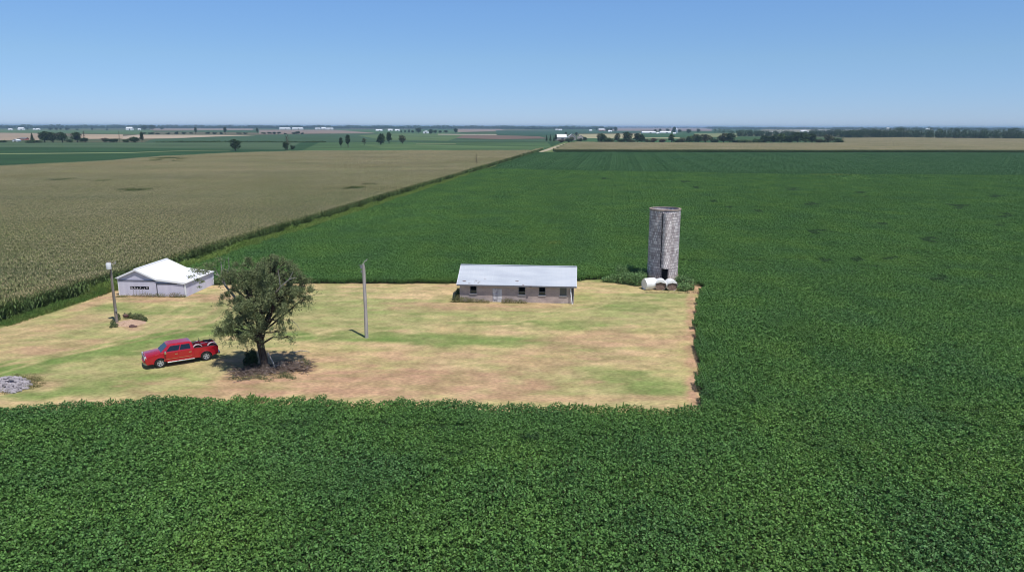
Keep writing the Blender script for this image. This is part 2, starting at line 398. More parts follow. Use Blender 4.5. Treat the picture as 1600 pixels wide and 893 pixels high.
# darker, taller growth in the hollows
darkS = leafmat('dark_soybean_leaf', [(.048, .108, .038), (.060, .126, .040)], .4, .5, .15, .25)
dk_ = {}
for s_, lf, lai, nv in SOYSZ[:3]: dk_[s_] = len(protos); protos.append((soy_tile(s_, lf, lai*.8, 700+len(protos)), [darkS]))
rr_ = np.random.default_rng(12).random(len(X))
swap = np.array([dk_.get(c, -1) if (d < .55+.4*r) else -1 for c, d, r in zip(cells[:, 2], d_, rr_)])
zs = zs*np.where(fm, .62, 1-.35*(1-d_)*(rr_ < .8))
spread('soybean_field', cells, first, protos, EANG, zs, 'dark green closed canopy soybean crop filling the foreground and the wide middle ground', 'soybean crop', swap)

fprotos = [(soy_tile(s_, max(lf, .3), lai, 900+k), [soyF]) for k, (s_, lf, lai, nv) in enumerate(SOYSZ[1:])]
zf = 1+.2*(fbm(fcells[:, 0], fcells[:, 1], 30, 4, 3)-.5)
spread('soybean_field', fcells, {s_: (k, 1) for k, (s_, a_, b_, c_) in enumerate(SOYSZ[1:])}, fprotos, EANG, zf, 'darker bluish green soybean crop in the band beyond the nearer soybeans', 'soybean crop')
# ------------------------------------------------------------------ corn field
def corn_tile(nrow, step, leaves, lw, seed, size, tas=5):
    rng = np.random.default_rng(seed); V = []; Q = []; mi = []
    def strip(p, w, m):
        b = len(V)
        t = p[-1]-p[0]; side = np.cross(t, [0, 0, 1.0]); nr = np.linalg.norm(side)
        side = side/nr if nr > 1e-3 else np.array([1.0, 0, 0])
        for i, a in enumerate(p):
            V.append(a-side*w[i]/2); V.append(a+side*w[i]/2)
        for i in range(len(p)-1): Q.append((b+2*i, b+2*i+1, b+2*i+3, b+2*i+2)); mi.append(m)
    rs = size/nrow; npl = int(round(size/step))
    for r in range(nrow):
        for j in range(npl):
            x = -size/2+rs*(r+.5)+rng.normal()*.04; y = -size/2+step*(j+.5)+rng.normal()*.03
            h = 2.05+rng.normal()*.13; base = np.array([x, y, 0])
            strip([base, base+[0, 0, h*.5], base+[rng.normal()*.03, rng.normal()*.03, h]], [.035*lw, .03*lw, .02*lw], 1)
            for k in range(leaves):
                z = h*(.14+.82*k/max(1, leaves-1)); a = (k % 2)*math.pi+rng.normal()*.5+seed
                l = .72*(1-.35*abs(k/leaves-.5)); dr = np.array([math.cos(a), math.sin(a), 0])
                p0 = base+[0, 0, z]; p1 = p0+dr*l*.45+[0, 0, l*.36]; p2 = p0+dr*l*.85+[0, 0, l*.22]; p3 = p0+dr*l*1.05+[0, 0, -l*.12]
                strip([p0, p1, p2, p3], [.04*lw, .085*lw, .07*lw, .01], 0 if k < leaves-2 else 2)
            t0 = base+[0, 0, h]
            for k in range(tas):
                a = rng.random()*6.28; q = .10+.12*rng.random() if k else 0
                strip([t0, t0+[math.cos(a)*q*.6, math.sin(a)*q*.8, .15], t0+[math.cos(a)*q*1.5, math.sin(a)*q*1.5, .24 if k else .32]], [.016*lw, .022*lw, .010*lw], 3)
    return npmesh('corn_plants', V, Q, mi)
cornL = leafmat('corn_leaf', [(.085, .150, .040), (.100, .165, .048), (.120, .175, .055)], .03, .5, .2, .3)
cornS = leafmat('corn_stalk', [(.10, .13, .04), (.12, .13, .05)], .1, .6, 0)
cornU = leafmat('corn_upper_leaf', [(.145, .19, .065), (.18, .205, .080), (.21, .215, .095)], .022, .5, .2, .3, vmin=.35, vmax=1.65, streak=(.06, (.22, 1, 1, 0.25)))
cornT = leafmat('corn_tassel', [(.50, .42, .25), (.58, .49, .31), (.63, .52, .34)], .02, .75, .15, .2, streak=(.05, (.2, 1, 1, 0.25)))
CM = [cornL, cornS, cornU, cornT]
cp = [(corn_tile(1, .2, 9, 1.1, 1, .76), CM), (corn_tile(1, .2, 9, 1.1, 2, .76), CM), (corn_tile(2, .2, 9, 1.1, 3, 1.52), CM),
      (corn_tile(4, .23, 8, 1.35, 4, 3.04, 2), CM), (corn_tile(4, .23, 8, 1.35, 5, 3.04, 2), CM), (corn_tile(4, .23, 8, 1.35, 6, 3.04, 2), CM),
      (corn_tile(8, .30, 7, 1.7, 7, 6.08, 3), CM), (corn_tile(8, .30, 7, 1.7, 8, 6.08, 3), CM),
      (corn_tile(16, .5, 5, 2.9, 9, 12.16, 5), CM), (corn_tile(16, .5, 5, 2.9, 10, 12.16, 5), CM)]
cfirst = {.76: (0, 2), 1.52: (2, 1), 3.04: (3, 3), 6.08: (6, 2), 12.16: (8, 2)}
off = E0
cc_ = quadtree(in_corn, EANG, off, (-12.16*64, 0, -97.28, 12.16*62), [12.16, 6.08, 3.04, 1.52, .76], lambda D: np.where(D < 190, 3.04, np.where(D < 340, 6.08, 12.16)), .76)
# the open row ends beside the weed strip hold no stray plants: quadtree origin lies on the field edge
X, Y = cc_[:, 0], cc_[:, 1]
zc = 1+.16*(fbm(X, Y, 22, 2, 3)-.5)
PX, PY = proj(X, Y, 2.3)
for x1, y1, x2, y2, r_ in DARK_C:
    t = np.clip((PX-x1)/(x2-x1), 0, 1); q = np.hypot((PX-x1-t*(x2-x1))*.3, PY-(y1+t*(y2-y1)))
    zc = np.where(q < r_, zc*.62, zc)
for k in ((cc_[:, 2] == s).nonzero()[0] for s in cfirst): pass
cc_[:, 2] = np.round(cc_[:, 2], 2)
spread('corn_field', cc_, cfirst, cp, EANG, zc, 'tall tasselled corn crop, olive and tan, filling the left middle ground', 'corn crop')
print('soy cells', len(cells), 'corn cells', len(cc_))
# brown corn beyond the far end of the soybeans
FB = [W(866, 237.3)[:2], W(1250, 237.8)[:2], W(1600, 238.4)[:2], W(1900, 239)[:2]]+[W(*p, 2.5)[:2] for p in ((1900, 217), (1600, 216.5), (1500, 216), (1420, 214.5), (1322, 215.2), (1321, 222.8), (1200, 223), (930, 221.5), (900, 221), (885, 224))]
fc = quadtree(lambda X, Y: inpoly(X, Y, FB), 0.0, W(866, 237.3)[:2], (-30, 12.16*110, -60, 12.16*75), [12.16, 6.08], lambda D: D*0+12.16, 6.08)
fc[:, 2] = np.round(fc[:, 2], 2)
spread('far_corn_field', fc, cfirst, cp, 0.0, 1+.2*(fbm(fc[:, 0], fc[:, 1], 60, 5, 2)-.5), 'drying brown corn crop in a long band beyond the soybean field, before the hedgerow', 'corn crop')
print('far corn', len(fc))

# ------------------------------------------------------------------ ground
g = noisy('farmland_soil', [(.035, .075, .030), (.05, .10, .035), (.16, .13, .085), (.05, .095, .04)], .0012, .95, 3, obj=False, spec=.05, stretch=(1, .35, 1), pos=(.35, .68))
v = np.array([(-30000, -3000, -.03), (30000, -3000, -.03), (30000, 34000, -.03), (-30000, 34000, -.03)])
tag(link('ground', npmesh('ground', v, [[0, 1, 2, 3]]), None, [g]), 'flat farmland plain reaching the horizon', 'ground', kind='structure')
# soil under the near crops and the mown clearing: one sheet whose pigment is laid out patch by patch
gx = np.arange(-92, 92, .4); gy = np.arange(22, 150, .4); GX, GY = np.meshgrid(gx, gy)
gz = .01+.10*(fbm(GX, GY, 7, 3, 3)-.5)*.6
PX, PY = proj(GX, GY, 0)
n1 = fbm(GX, GY, 5, 1, 4); n2 = fbm(GX, GY*1.6, 2.2, 7, 4); n3 = fbm(GX*.35, GY*2.2, 1.6, 11, 4); n4 = fbm(GX, GY, .8, 21, 2)
straw = np.array([.545, .41, .235]); straw2 = np.array([.495, .395, .205]); green = np.array([.195, .265, .085]); pale = np.array([.345, .345, .15]); pink = np.array([.49, .325, .205]); soil = np.array([.05, .055, .03]); dirt = np.array([.46, .30, .20])
def sm(t): t = np.clip(t, 0, 1); return t*t*(3-2*t)
C = straw[None, None]*(1-sm((n1-.35)*3))[..., None]+straw2[None, None]*sm((n1-.35)*3)[..., None]
def ell(cx, cy, rx, ry, rot=0):
    dx, dy = PX-cx, PY-cy; a = R(rot); x = dx*math.cos(a)+dy*math.sin(a); y = -dx*math.sin(a)+dy*math.cos(a)
    q = np.sqrt((x/rx)**2+(y/ry)**2)+(n2-.5)*1.1+(n3-.5)*.5
    return sm((1.15-q)*1.6)
def lay(col, m, k=1.0):
    global C
    m = (m*k)[..., None]; C = C*(1-m)+col*m
for e in [(200,560,300,70,-4,.55),(420,475,330,28,0,.6),(640,490,260,30,0,.5),(960,490,200,40,0,.45),(860,600,300,30,0,.4),(120,500,160,22,-10,.4),(880,490,260,16,0,.45),(400,500,330,50,0,.5),(250,600,260,22,-4,.8),(100,575,170,60,-5,.45),(1000,600,120,26,0,.6),(610,490,110,26,0,.35),(980,470,110,18,0,.5),(740,600,160,10,0,.25),(860,600,200,26,6,.45)]: lay(pale, ell(*e[:5]), e[5])
for e in [(740,532,130,11,0,.85),(560,525,110,10,0,.8),(880,540,90,12,8,.5),(470,527,60,10,0,.7),(300,522,110,11,-6,.85),(170,548,140,13,-9,.9),(20,578,110,14,-7,.95),(330,500,60,8,0,.4),(250,485,120,7,0,.35),(970,590,90,18,12,.6),(1040,610,80,16,0,.45),(880,508,120,8,0,.6),(980,480,80,8,0,.5),(1060,462,50,8,0,.6),(120,612,120,10,-4,.6),(40,618,90,10,-5,.5),(230,590,90,10,-6,.5),(960,438,50,4,0,.8),(440,555,40,8,0,.4)]: lay(green, ell(*e[:5]), e[5])
for e in [(590,598,340,27,0,1),(480,560,150,14,0,.7),(860,560,120,20,0,.5),(960,530,130,16,0,.65),(1084,560,15,110,0,1),(1080,480,10,40,0,.9),(740,478,180,8,0,.7),(260,466,150,7,0,.8),(60,545,110,12,-5,.7),(90,510,100,12,-12,.45),(850,622,260,7,0,.6),(340,612,170,8,0,.7),(150,472,60,6,-20,.6),(640,555,120,10,0,.5),(1090,452,14,10,0,1),(460,590,60,18,0,.7)]: lay(pink, ell(*e[:5]), e[5])
lay(dirt, ell(205, 508, 26, 9), .9); lay(dirt, ell(60, 600, 40, 15), .5); lay(dirt, ell(1084, 610, 10, 40), .8); lay(dirt, ell(415, 592, 70, 10), .3)
# wheel tracks of the drive past the barn and along the truck
def wheel(pts, gauge, wdt, col, k):
    P_ = [np.array(W(*p)[:2]) for p in pts]; d_ = np.full(GX.shape, 1e9)
    for a_, b_ in zip(P_[:-1], P_[1:]):
        ab = b_-a_; t_ = np.clip(((GX-a_[0])*ab[0]+(GY-a_[1])*ab[1])/ab.dot(ab), 0, 1); d_ = np.minimum(d_, np.hypot(GX-a_[0]-t_*ab[0], GY-a_[1]-t_*ab[1]))
    lay(col, sm(1-np.abs(d_-gauge/2)/wdt)*(.5+.8*n4), k)
wheel([(342, 460), (352, 480), (325, 500), (280, 515), (210, 530), (110, 548), (-40, 575)], 1.8, .55, pink*1.05, .5)
wheel([(300, 470), (270, 492), (215, 522), (150, 541), (60, 560), (-40, 590)], 1.8, .5, straw*1.1, .45)
wheel([(400, 545), (520, 520), (680, 506), (800, 500), (930, 476)], 1.9, .5, straw*1.12, .35)
wheel([(440, 480), (560, 500), (650, 520), (760, 545), (930, 560)], 1.9, .5, pale*.85, .35)
# crisscross mower passes
mow = .5+.5*np.sin((GX*.12+GY*1.0)*2*math.pi/1.9+3*n1)
C = C*(1+.05*(mow-.5))[..., None]
C = C*(.83+.25*n2+.12*n3)[..., None]*(.76+.48*n4)[..., None]
inc = inpoly(GX+wig(GX, GY, .5)[0], GY+wig(GX, GY, .5)[1], clear)
es = eside(GX, GY); strip_m = (es > -.6) & (es < 4.2)
C = np.where(strip_m[..., None] & ~inc[..., None], np.array([.21, .25, .09])*(.7+.6*n2[..., None]), C)
C = np.where((~inc & ~strip_m)[..., None], soil*(.7+.6*n2)[..., None], C)
LAWN = dict(gx=gx, gy=gy, C=C)
ny, nx = GX.shape
idx = np.arange(nx*ny).reshape(ny, nx)
Q = np.stack([idx[:-1, :-1], idx[:-1, 1:], idx[1:, 1:], idx[1:, :-1]], -1).reshape(-1, 4)
me = npmesh('grass_clearing', np.stack([GX, GY, gz], -1).reshape(-1, 3), Q, smooth=True)
a = me.color_attributes.new('pigment', 'FLOAT_COLOR', 'POINT'); a.data.foreach_set('color', np.concatenate([C, np.ones((ny, nx, 1))], -1).astype(np.float32).ravel())
gm = mat('mown_grass', (.4, .3, .15), .95, 0, .08)
at = N(gm, 'ShaderNodeAttribute', attribute_name='pigment')
c2, f2, s2 = noise_col(gm, [(.70, .69, .67), (1.0, 1.0, 1.0), (1.26, 1.26, 1.23)], 3.6, 9, False, pos=(.28, .72), stretch=(.7, 1.5, 1))
c3 = mixc(gm, at.outputs['Color'], c2, 1.0, 'MULTIPLY')
c4, f4, s4 = noise_col(gm, [(.78, .92, .72), (1.06, .99, 1.0)], .55, 6, False, pos=(.36, .6), stretch=(.4, 1.2, 1, .3))
setcol(gm, mixc(gm, c3, c4, .8, 'MULTIPLY')); bump(gm, f2, .6, .08)
me.materials.append(gm)
tag(link('grass_clearing', me), 'mown straw coloured grass clearing around the farm buildings', 'grass clearing', kind='structure')

# mown stubble and tufts over the clearing
def tuft_tile(size, n, h, wd, seed, lean=.5):
    rng = np.random.default_rng(seed); P = np.zeros((n, 3)); P[:, :2] = (rng.random((n, 2))-.5)*size
    P[:, 2] = 0; d = rng.normal(size=(n, 3)); d[:, 2] = np.abs(d[:, 2])*.5+.5; d[:, :2] *= lean; d /= np.linalg.norm(d, axis=1)[:, None]
    hh = (h*rng.uniform(.4, 1.3, n))[:, None]; a = rng.random(n)*6.28; s = np.stack([np.cos(a), np.sin(a), 0*a], 1)*wd/2
    V = np.empty((n, 4, 3)); V[:, 0] = P-s; V[:, 1] = P+s; V[:, 2] = P+d*hh+s*.3; V[:, 3] = P+d*hh-s*.3
    return npmesh('grass_blades', V.reshape(-1, 3), np.arange(4*n).reshape(n, 4))
gb = mat('grass_blade', (.4, .33, .15), .8, 0, .15)
at = N(gb, 'ShaderNodeAttribute', attribute_name='pigment', attribute_type='INSTANCER')
gg = N(gb, 'ShaderNodeNewGeometry'); mr = N(gb, 'ShaderNodeMapRange'); mr.inputs[3].default_value = .75; mr.inputs[4].default_value = 1.25
L(gb, gg.outputs['Random Per Island'], mr.inputs[0]); vm = N(gb, 'ShaderNodeVectorMath', operation='SCALE'); L(gb, at.outputs['Vector'], vm.inputs[0]); L(gb, mr.outputs[0], vm.inputs['Scale']); setcol(gb, vm.outputs[0])
tx, ty = np.meshgrid(np.arange(-88, 32, .7), np.arange(38, 112, .7)); tx = tx.ravel()+rng0.normal(size=tx.size)*.15; ty = ty.ravel()+rng0.normal(size=ty.size)*.15
k = inpoly(tx, ty, clear) & (np.abs(tx) < ty*.8+12) & (fbm(tx, ty, 3, 31, 3) > .42); tx, ty = tx[k], ty[k]
ix = np.clip(((tx-gx[0])/.4).round().astype(int), 0, nx-1); iy = np.clip(((ty-gy[0])/.4).round().astype(int), 0, ny-1)
tc = C[iy, ix]
o = instancer('mown_grass_blades', np.c_[tx, ty, gz[iy, ix]-.01], rng0.random(len(tx))*6.28, np.c_[np.ones(len(tx)), np.ones(len(tx)), .5+1.1*rng0.random(len(tx))**2], rng0.integers(0, 4, len(tx)),
              [(tuft_tile(.85, 130, .05, .012, 40+i), [gb]) for i in range(4)], 'short dry grass blades standing all over the mown clearing', 'grass')
a = o.data.attributes.new('pigment', 'FLOAT_VECTOR', 'POINT'); a.data.foreach_set('vector', (tc*1.08).astype(np.float32).ravel())

# weeds along the corn edge, then the pale farm track
weedM = leafmat('weed_leaf', [(.10, .20, .045), (.15, .24, .06), (.22, .25, .09)], .45, .6, .25, .25)
weedB = leafmat('yellow_green_weed', [(.17, .27, .06), (.23, .31, .085)], .3, .6, .25, .2)
def weed_tile(size, seed, h=.5, n=520):
    rng = np.random.default_rng(seed); P = np.empty((n, 3)); P[:, :2] = (rng.random((n, 2))-.5)*size
    hh = h*(.4+fbm(P[:, 0]+9*seed, P[:, 1], .5, seed, 2)); P[:, 2] = hh*rng.random(n)**.6
    V, Q = leafquads(P, .19*rng.uniform(.5, 1.6, n), rng, .2, .5)
    return npmesh('weed_leaves', V, Q)
sc_ = quadtree(in_strip, EANG, E0, (-16, 16, -60, 420), [2, 1], lambda D: D*0+2, 1)
rng = np.random.default_rng(5)
dd = np.hypot(sc_[:, 0], sc_[:, 1])
sclw = np.c_[sc_[:, 2]/2, sc_[:, 2]/2, np.where(dd < 100, 1.15, 1.35)*(.2+1.5*fbm(sc_[:, 0], sc_[:, 1], 3.5, 4, 2)**1.5)]
instancer('weed_strip', np.c_[sc_[:, 0], sc_[:, 1], 0*dd], rng.random(len(sc_))*6.28, sclw, np.where(dd < 105, rng.integers(0, 4, len(sc_)), 4+rng.integers(0, 2, len(sc_))), [(weed_tile(2.2, 60+i), [weedM]) for i in range(4)]+[(weed_tile(2.2, 70+i, .62, 700), [weedB]) for i in range(2)],
          'bright green weedy strip between the tall corn and the soybeans', 'weeds')
def sheet(name, pts, z, m, label, cat='field', kind='structure'):
    """a flat patch given by photo pixels on the ground"""
    mb = MB(); p = [W(a, b, z) for a, b in pts]; mb.add(p, [tuple(range(len(p)))])
    o = mb.build(name, m); return tag(o, label, cat, kind=kind)
def flat(name, c, k=.35, sc=.02, st=(.5, 1, 1)):
    lo = tuple(x*(1-k) for x in c); hi = tuple(x*(1+k) for x in c)
    return noisy(name, [lo, c, hi], sc, .95, 5, obj=False, spec=.05, stretch=st)
trackM = flat('track_gravel', (.42, .37, .26), .25, .3)
p0 = E0+ED*250
tr = []
for s, wd in ((-4, .2),): pass
def tracked(t0, t1, off0, wd, z):
    a = E0+ED*t0+EN*off0; b = E0+ED*t1+EN*off0
    return [(a[0], a[1], z), (a[0]+EN[0]*wd, a[1]+EN[1]*wd, z), (b[0]+EN[0]*wd, b[1]+EN[1]*wd, z), (b[0], b[1], z)]
LE = np.linalg.norm(E1-E0)
mb = MB(); mb.add(tracked(float(np.dot(np.array(W(300, 408)[:2])-E0, ED)), LE+6, -1.0, 5.5, .03), [(0, 1, 2, 3)])
tag(mb.build('grass_verge', flat('verge_grass', (.16, .22, .07), .35, .15)), 'bright green grass verge under the weeds between corn and soybeans', 'verge', kind='structure')
T0 = float(np.dot(np.array(W(752, 264)[:2])-E0, ED))
mb = MB(); mb.add(tracked(T0, LE+6, .9, 2.5, .05), [(0, 1, 2, 3)])
tag(mb.build('farm_track', trackM), 'pale gravel farm track running away along the corn edge', 'farm track', kind='structure')
sheet('farm_track', [(842, 236.8), (852, 233.6), (866, 229.0), (880, 225), (888, 223.2), (892, 223.2), (884, 226), (871, 230.2), (858, 235), (848, 237.6)], .06, trackM, 'far pale end of the farm track leading to the farmstead', 'farm track')
sheet('grass_verge', [(838, 237.5), (856, 229), (882, 222), (905, 222), (884, 232), (866, 238.5)], .03, flat('verge_far', (.15, .19, .075), .2, .05), 'grassy verge at the far end of the farm track', 'verge')

# ------------------------------------------------------------------ far fields
FLD = [
 ('dark_crop', (.036, .080, .034), [(-300, 290), (0, 264), (360, 244), (480, 240), (840, 240), (852, 233), (880, 222), (500, 222), (0, 222.8), (-300, 223.5)], 'dark green soybean field behind the tan corn', .2),
 ('mid_crop', (.075, .12, .062), [(-300, 231.5), (0, 230.2), (200, 231), (450, 233.4), (470, 222.6), (200, 222.4), (0, 222.9), (-300, 223.3)], 'paler green field band below the far clump of trees', .2),
 ('waterway', (.17, .21, .10), [(-300, 243), (0, 241.0), (200, 239.2), (290, 236.0), (360, 235.4), (360, 234.7), (290, 234.9), (200, 238.1), (0, 239.6), (-300, 241)], 'thin pale grass waterway crossing the dark green field', .3),
 ('bright_crop', (.070, .125, .052), [(500, 222.2), (855, 222), (862, 229), (845, 234.4), (470, 236)], 'bright green field beyond the corn and around the lone trees', .25),
 ('bright_band', (.095, .155, .065), [(560, 226), (620, 225), (850, 230), (850, 232.5), (600, 232)], 'light green strip in the field beyond the corn', .25),
 ('pale_band', (.17, .19, .10), [(650, 224.6), (712, 224.4), (712, 225.5), (650, 225.5)], 'thin straw coloured strip in the far green field', .1),
 ('upper_crop', (.058, .105, .055), [(225, 222), (860, 221.6), (905, 214), (860, 209), (560, 208.3), (330, 211.6), (245, 216)], 'blue green field reaching back to the distant tree rows', .2),
 ('upper_bright', (.10, .155, .065), [(600, 219), (700, 220), (730, 210.5), (690, 208.6), (600, 208.4), (560, 212)], 'light green pasture between the lone trees and the white farmhouse', .25),
 ('stubble_wedge', (.44, .36, .27), [(190, 213.0), (190, 217.2), (270, 216.2), (335, 213.4), (400, 211.9), (340, 210.9), (215, 210.6)], 'pale pink stubble wedge behind the green field', .12),
 ('stubble_left', (.33, .26, .19), [(-300, 207.6), (0, 207.4), (58, 207.8), (62, 219), (-300, 221)], 'brown stubble field at the far left behind the white shed', .15),
 ('stubble_mid', (.40, .31, .22), [(128, 210.0), (192, 210.0), (192, 216.6), (122, 217.5)], 'tan stubble field behind the dark tree clumps', .15),
 ('left_green', (.085, .145, .06), [(-300, 202.2), (0, 202.4), (240, 203.5), (240, 210), (0, 207.4), (-300, 207.6)], 'grey green pasture by the far left farm buildings', .2),
 ('pink_far', (.27, .215, .175), [(235, 200.2), (395, 200.8), (395, 203.6), (235, 203.2)], 'pinkish bare field on the horizon behind the tree row', .12),
 ('pink_mid', (.25, .195, .16), [(405, 202.8), (515, 202.8), (585, 205.2), (585, 208.4), (405, 209.4)], 'pinkish bare field below the long white poultry barns', .15),
 ('green_far', (.075, .135, .06), [(520, 202.4), (720, 203.2), (720, 208.4), (590, 208.2)], 'dull green field by the distant white farmhouse', .2),
 ('brown_bar', (.17, .125, .10), [(722, 211.6), (775, 211.4), (842, 213.0), (856, 216.4), (780, 217.6), (712, 215.8)], 'long brown ploughed strip left of the grey farmstead', .15),
 ('pale_bar', (.48, .43, .34), [(684, 209.4), (774, 209.8), (777, 210.8), (684, 210.4)], 'thin whitish track at the end of the light green pasture', .1),
 ('pink_top', (.27, .215, .175), [(715, 201.2), (782, 201.4), (792, 204.8), (715, 206.5)], 'pinkish bare patch beside the round lone tree near the horizon', .12),
 ('teal_crop', (.045, .095, .058), [(775, 203.8), (1000, 204.4), (1000, 207.5), (905, 208.5), (842, 212.4), (776, 210.4)], 'blue green field behind the grey farmstead', .2),
 ('tan_right', (.36, .33, .20), [(905, 209.6), (1004, 209.2), (1062, 213), (1062, 217), (905, 216.5)], 'straw coloured field between the grey farmstead and the hedgerow', .15),
 ('verge_right', (.06, .125, .05), [(905, 216), (1062, 216.5), (1062, 222.8), (905, 222)], 'green meadow strip beside the grey farmstead', .2),
 ('ridge_pink', (.25, .20, .19), [(935, 198.9), (1112, 199.6), (1112, 204.6), (935, 204.4)], 'pinkish bare rise on the horizon above the long white barns', .12),
 ('green_barns', (.05, .11, .05), [(1000, 207.5), (1120, 206.6), (1120, 214), (1004, 215)], 'green field in front of the long white barns', .2),
 ('pale_green', (.20, .225, .11), [(1085, 208.5), (1152, 208.4), (1152, 214.4), (1085, 214.2)], 'pale green meadow behind the hedgerow', .2),
 ('town_ground', (.24, .22, .15), [(1190, 200.2), (1420, 201), (1420, 207), (1190, 206)], 'dry ground of the distant village on the horizon', .3),
]
for i, (nm, c, pts, lab, k) in enumerate(FLD):
    sheet('field', pts, .04+.025*i, flat('field_'+nm, c, k, .02), lab, 'field')

# ------------------------------------------------------------------ far woods
woodM = leafmat('wood_leaf', [(.030, .055, .020), (.045, .080, .026), (.060, .090, .035)], .03, .8, .1, .1, vmin=.5, vmax=1.5)
barkM = noisy('bark', [(.07, .055, .04), (.16, .13, .10)], 6, .95, 6, .8, .03)
rngw = np.random.default_rng(77)
def belt(name, segs, label, leaf, cat='wood'):
    VV = []; QQ = []; n0 = 0
    for (x0, x1, yb0, yb1, yt0, yt1, rows, dens) in segs:
        gx0, gy0, _ = W(x0, yb0); gx1, gy1, _ = W(x1, yb1); ln = math.hypot(gx1-gx0, gy1-gy0)
        h0 = zat(x0, yt0, gx0, gy0); sp = max(6, h0*.55); cnt = int(ln/sp)
        for r in range(rows):
            for j in range(cnt):
                t = (j+rngw.random())/cnt; x = gx0+(gx1-gx0)*t; y = gy0+(gy1-gy0)*t+r*h0*.9+rngw.normal()*h0*.3
                px = x0+(x1-x0)*t; yt = yt0+(yt1-yt0)*t; h = max(4, zat(px, yt, x, y))*(.88+.22*rngw.random())*(.93+.1*math.sin(px*.13)+.05*math.sin(px*.41))
                rr = h*(.32+.14*rngw.random()); m = int(dens)
                P, d = lobes_points([(x, y, h*.60, rr, rr, h*.42), (x, y, h*.3, rr*.9, rr*.9, h*.3)], m, rngw, .75)
                V, Q = leafquads(P, leaf*rngw.uniform(.7, 1.3, m), rngw, .45, .8, nrm=d*.7+np.array([0, 0, .5]))
                VV.append(V); QQ.append(Q+n0); n0 += len(V)
    return tag(link(name, npmesh(name, np.concatenate(VV), np.concatenate(QQ)), None, [woodM]), label, cat, kind='stuff')
belt('distant_woods', [(-260, 330, 200.6, 200.9, 194.6, 195.6, 3, 30), (330, 820, 200.9, 201.7, 195.8, 196.4, 3, 30), (820, 960, 202.2, 202.0, 197.2, 197.6, 2, 26),
     (882, 912, 200.6, 200.6, 194.6, 195.2, 1, 26), (950, 1120, 200.0, 200.4, 197.3, 198.3, 1, 26), (1105, 1330, 201.4, 202.5, 198.0, 199.4, 2, 26), (1300, 1560, 203, 203, 198.4, 199.2, 1, 26), (1560, 1850, 203, 203, 199, 199.5, 1, 26)],
     'low blue green belt of woods along the whole horizon', 7.5)
belt('woodland', [(1322, 1430, 216.2, 216.8, 201.5, 199.8, 4, 420), (1430, 1520, 216.9, 218.0, 200.0, 200.2, 4, 420), (1520, 1760, 218.0, 219.6, 200.6, 201.4, 4, 420)],
     'dense dark green wood closing off the brown field on the right', 1.15)
belt('village_trees', [(1148, 1330, 213.0, 214.0, 203.0, 206.0, 2, 160), (1115, 1240, 208.0, 208.6, 200.8, 202.0, 1, 90), (1270, 1400, 209.5, 211.5, 202.0, 203.4, 3, 120)],
     'mass of trees in and around the distant village', 1.8, 'wood')

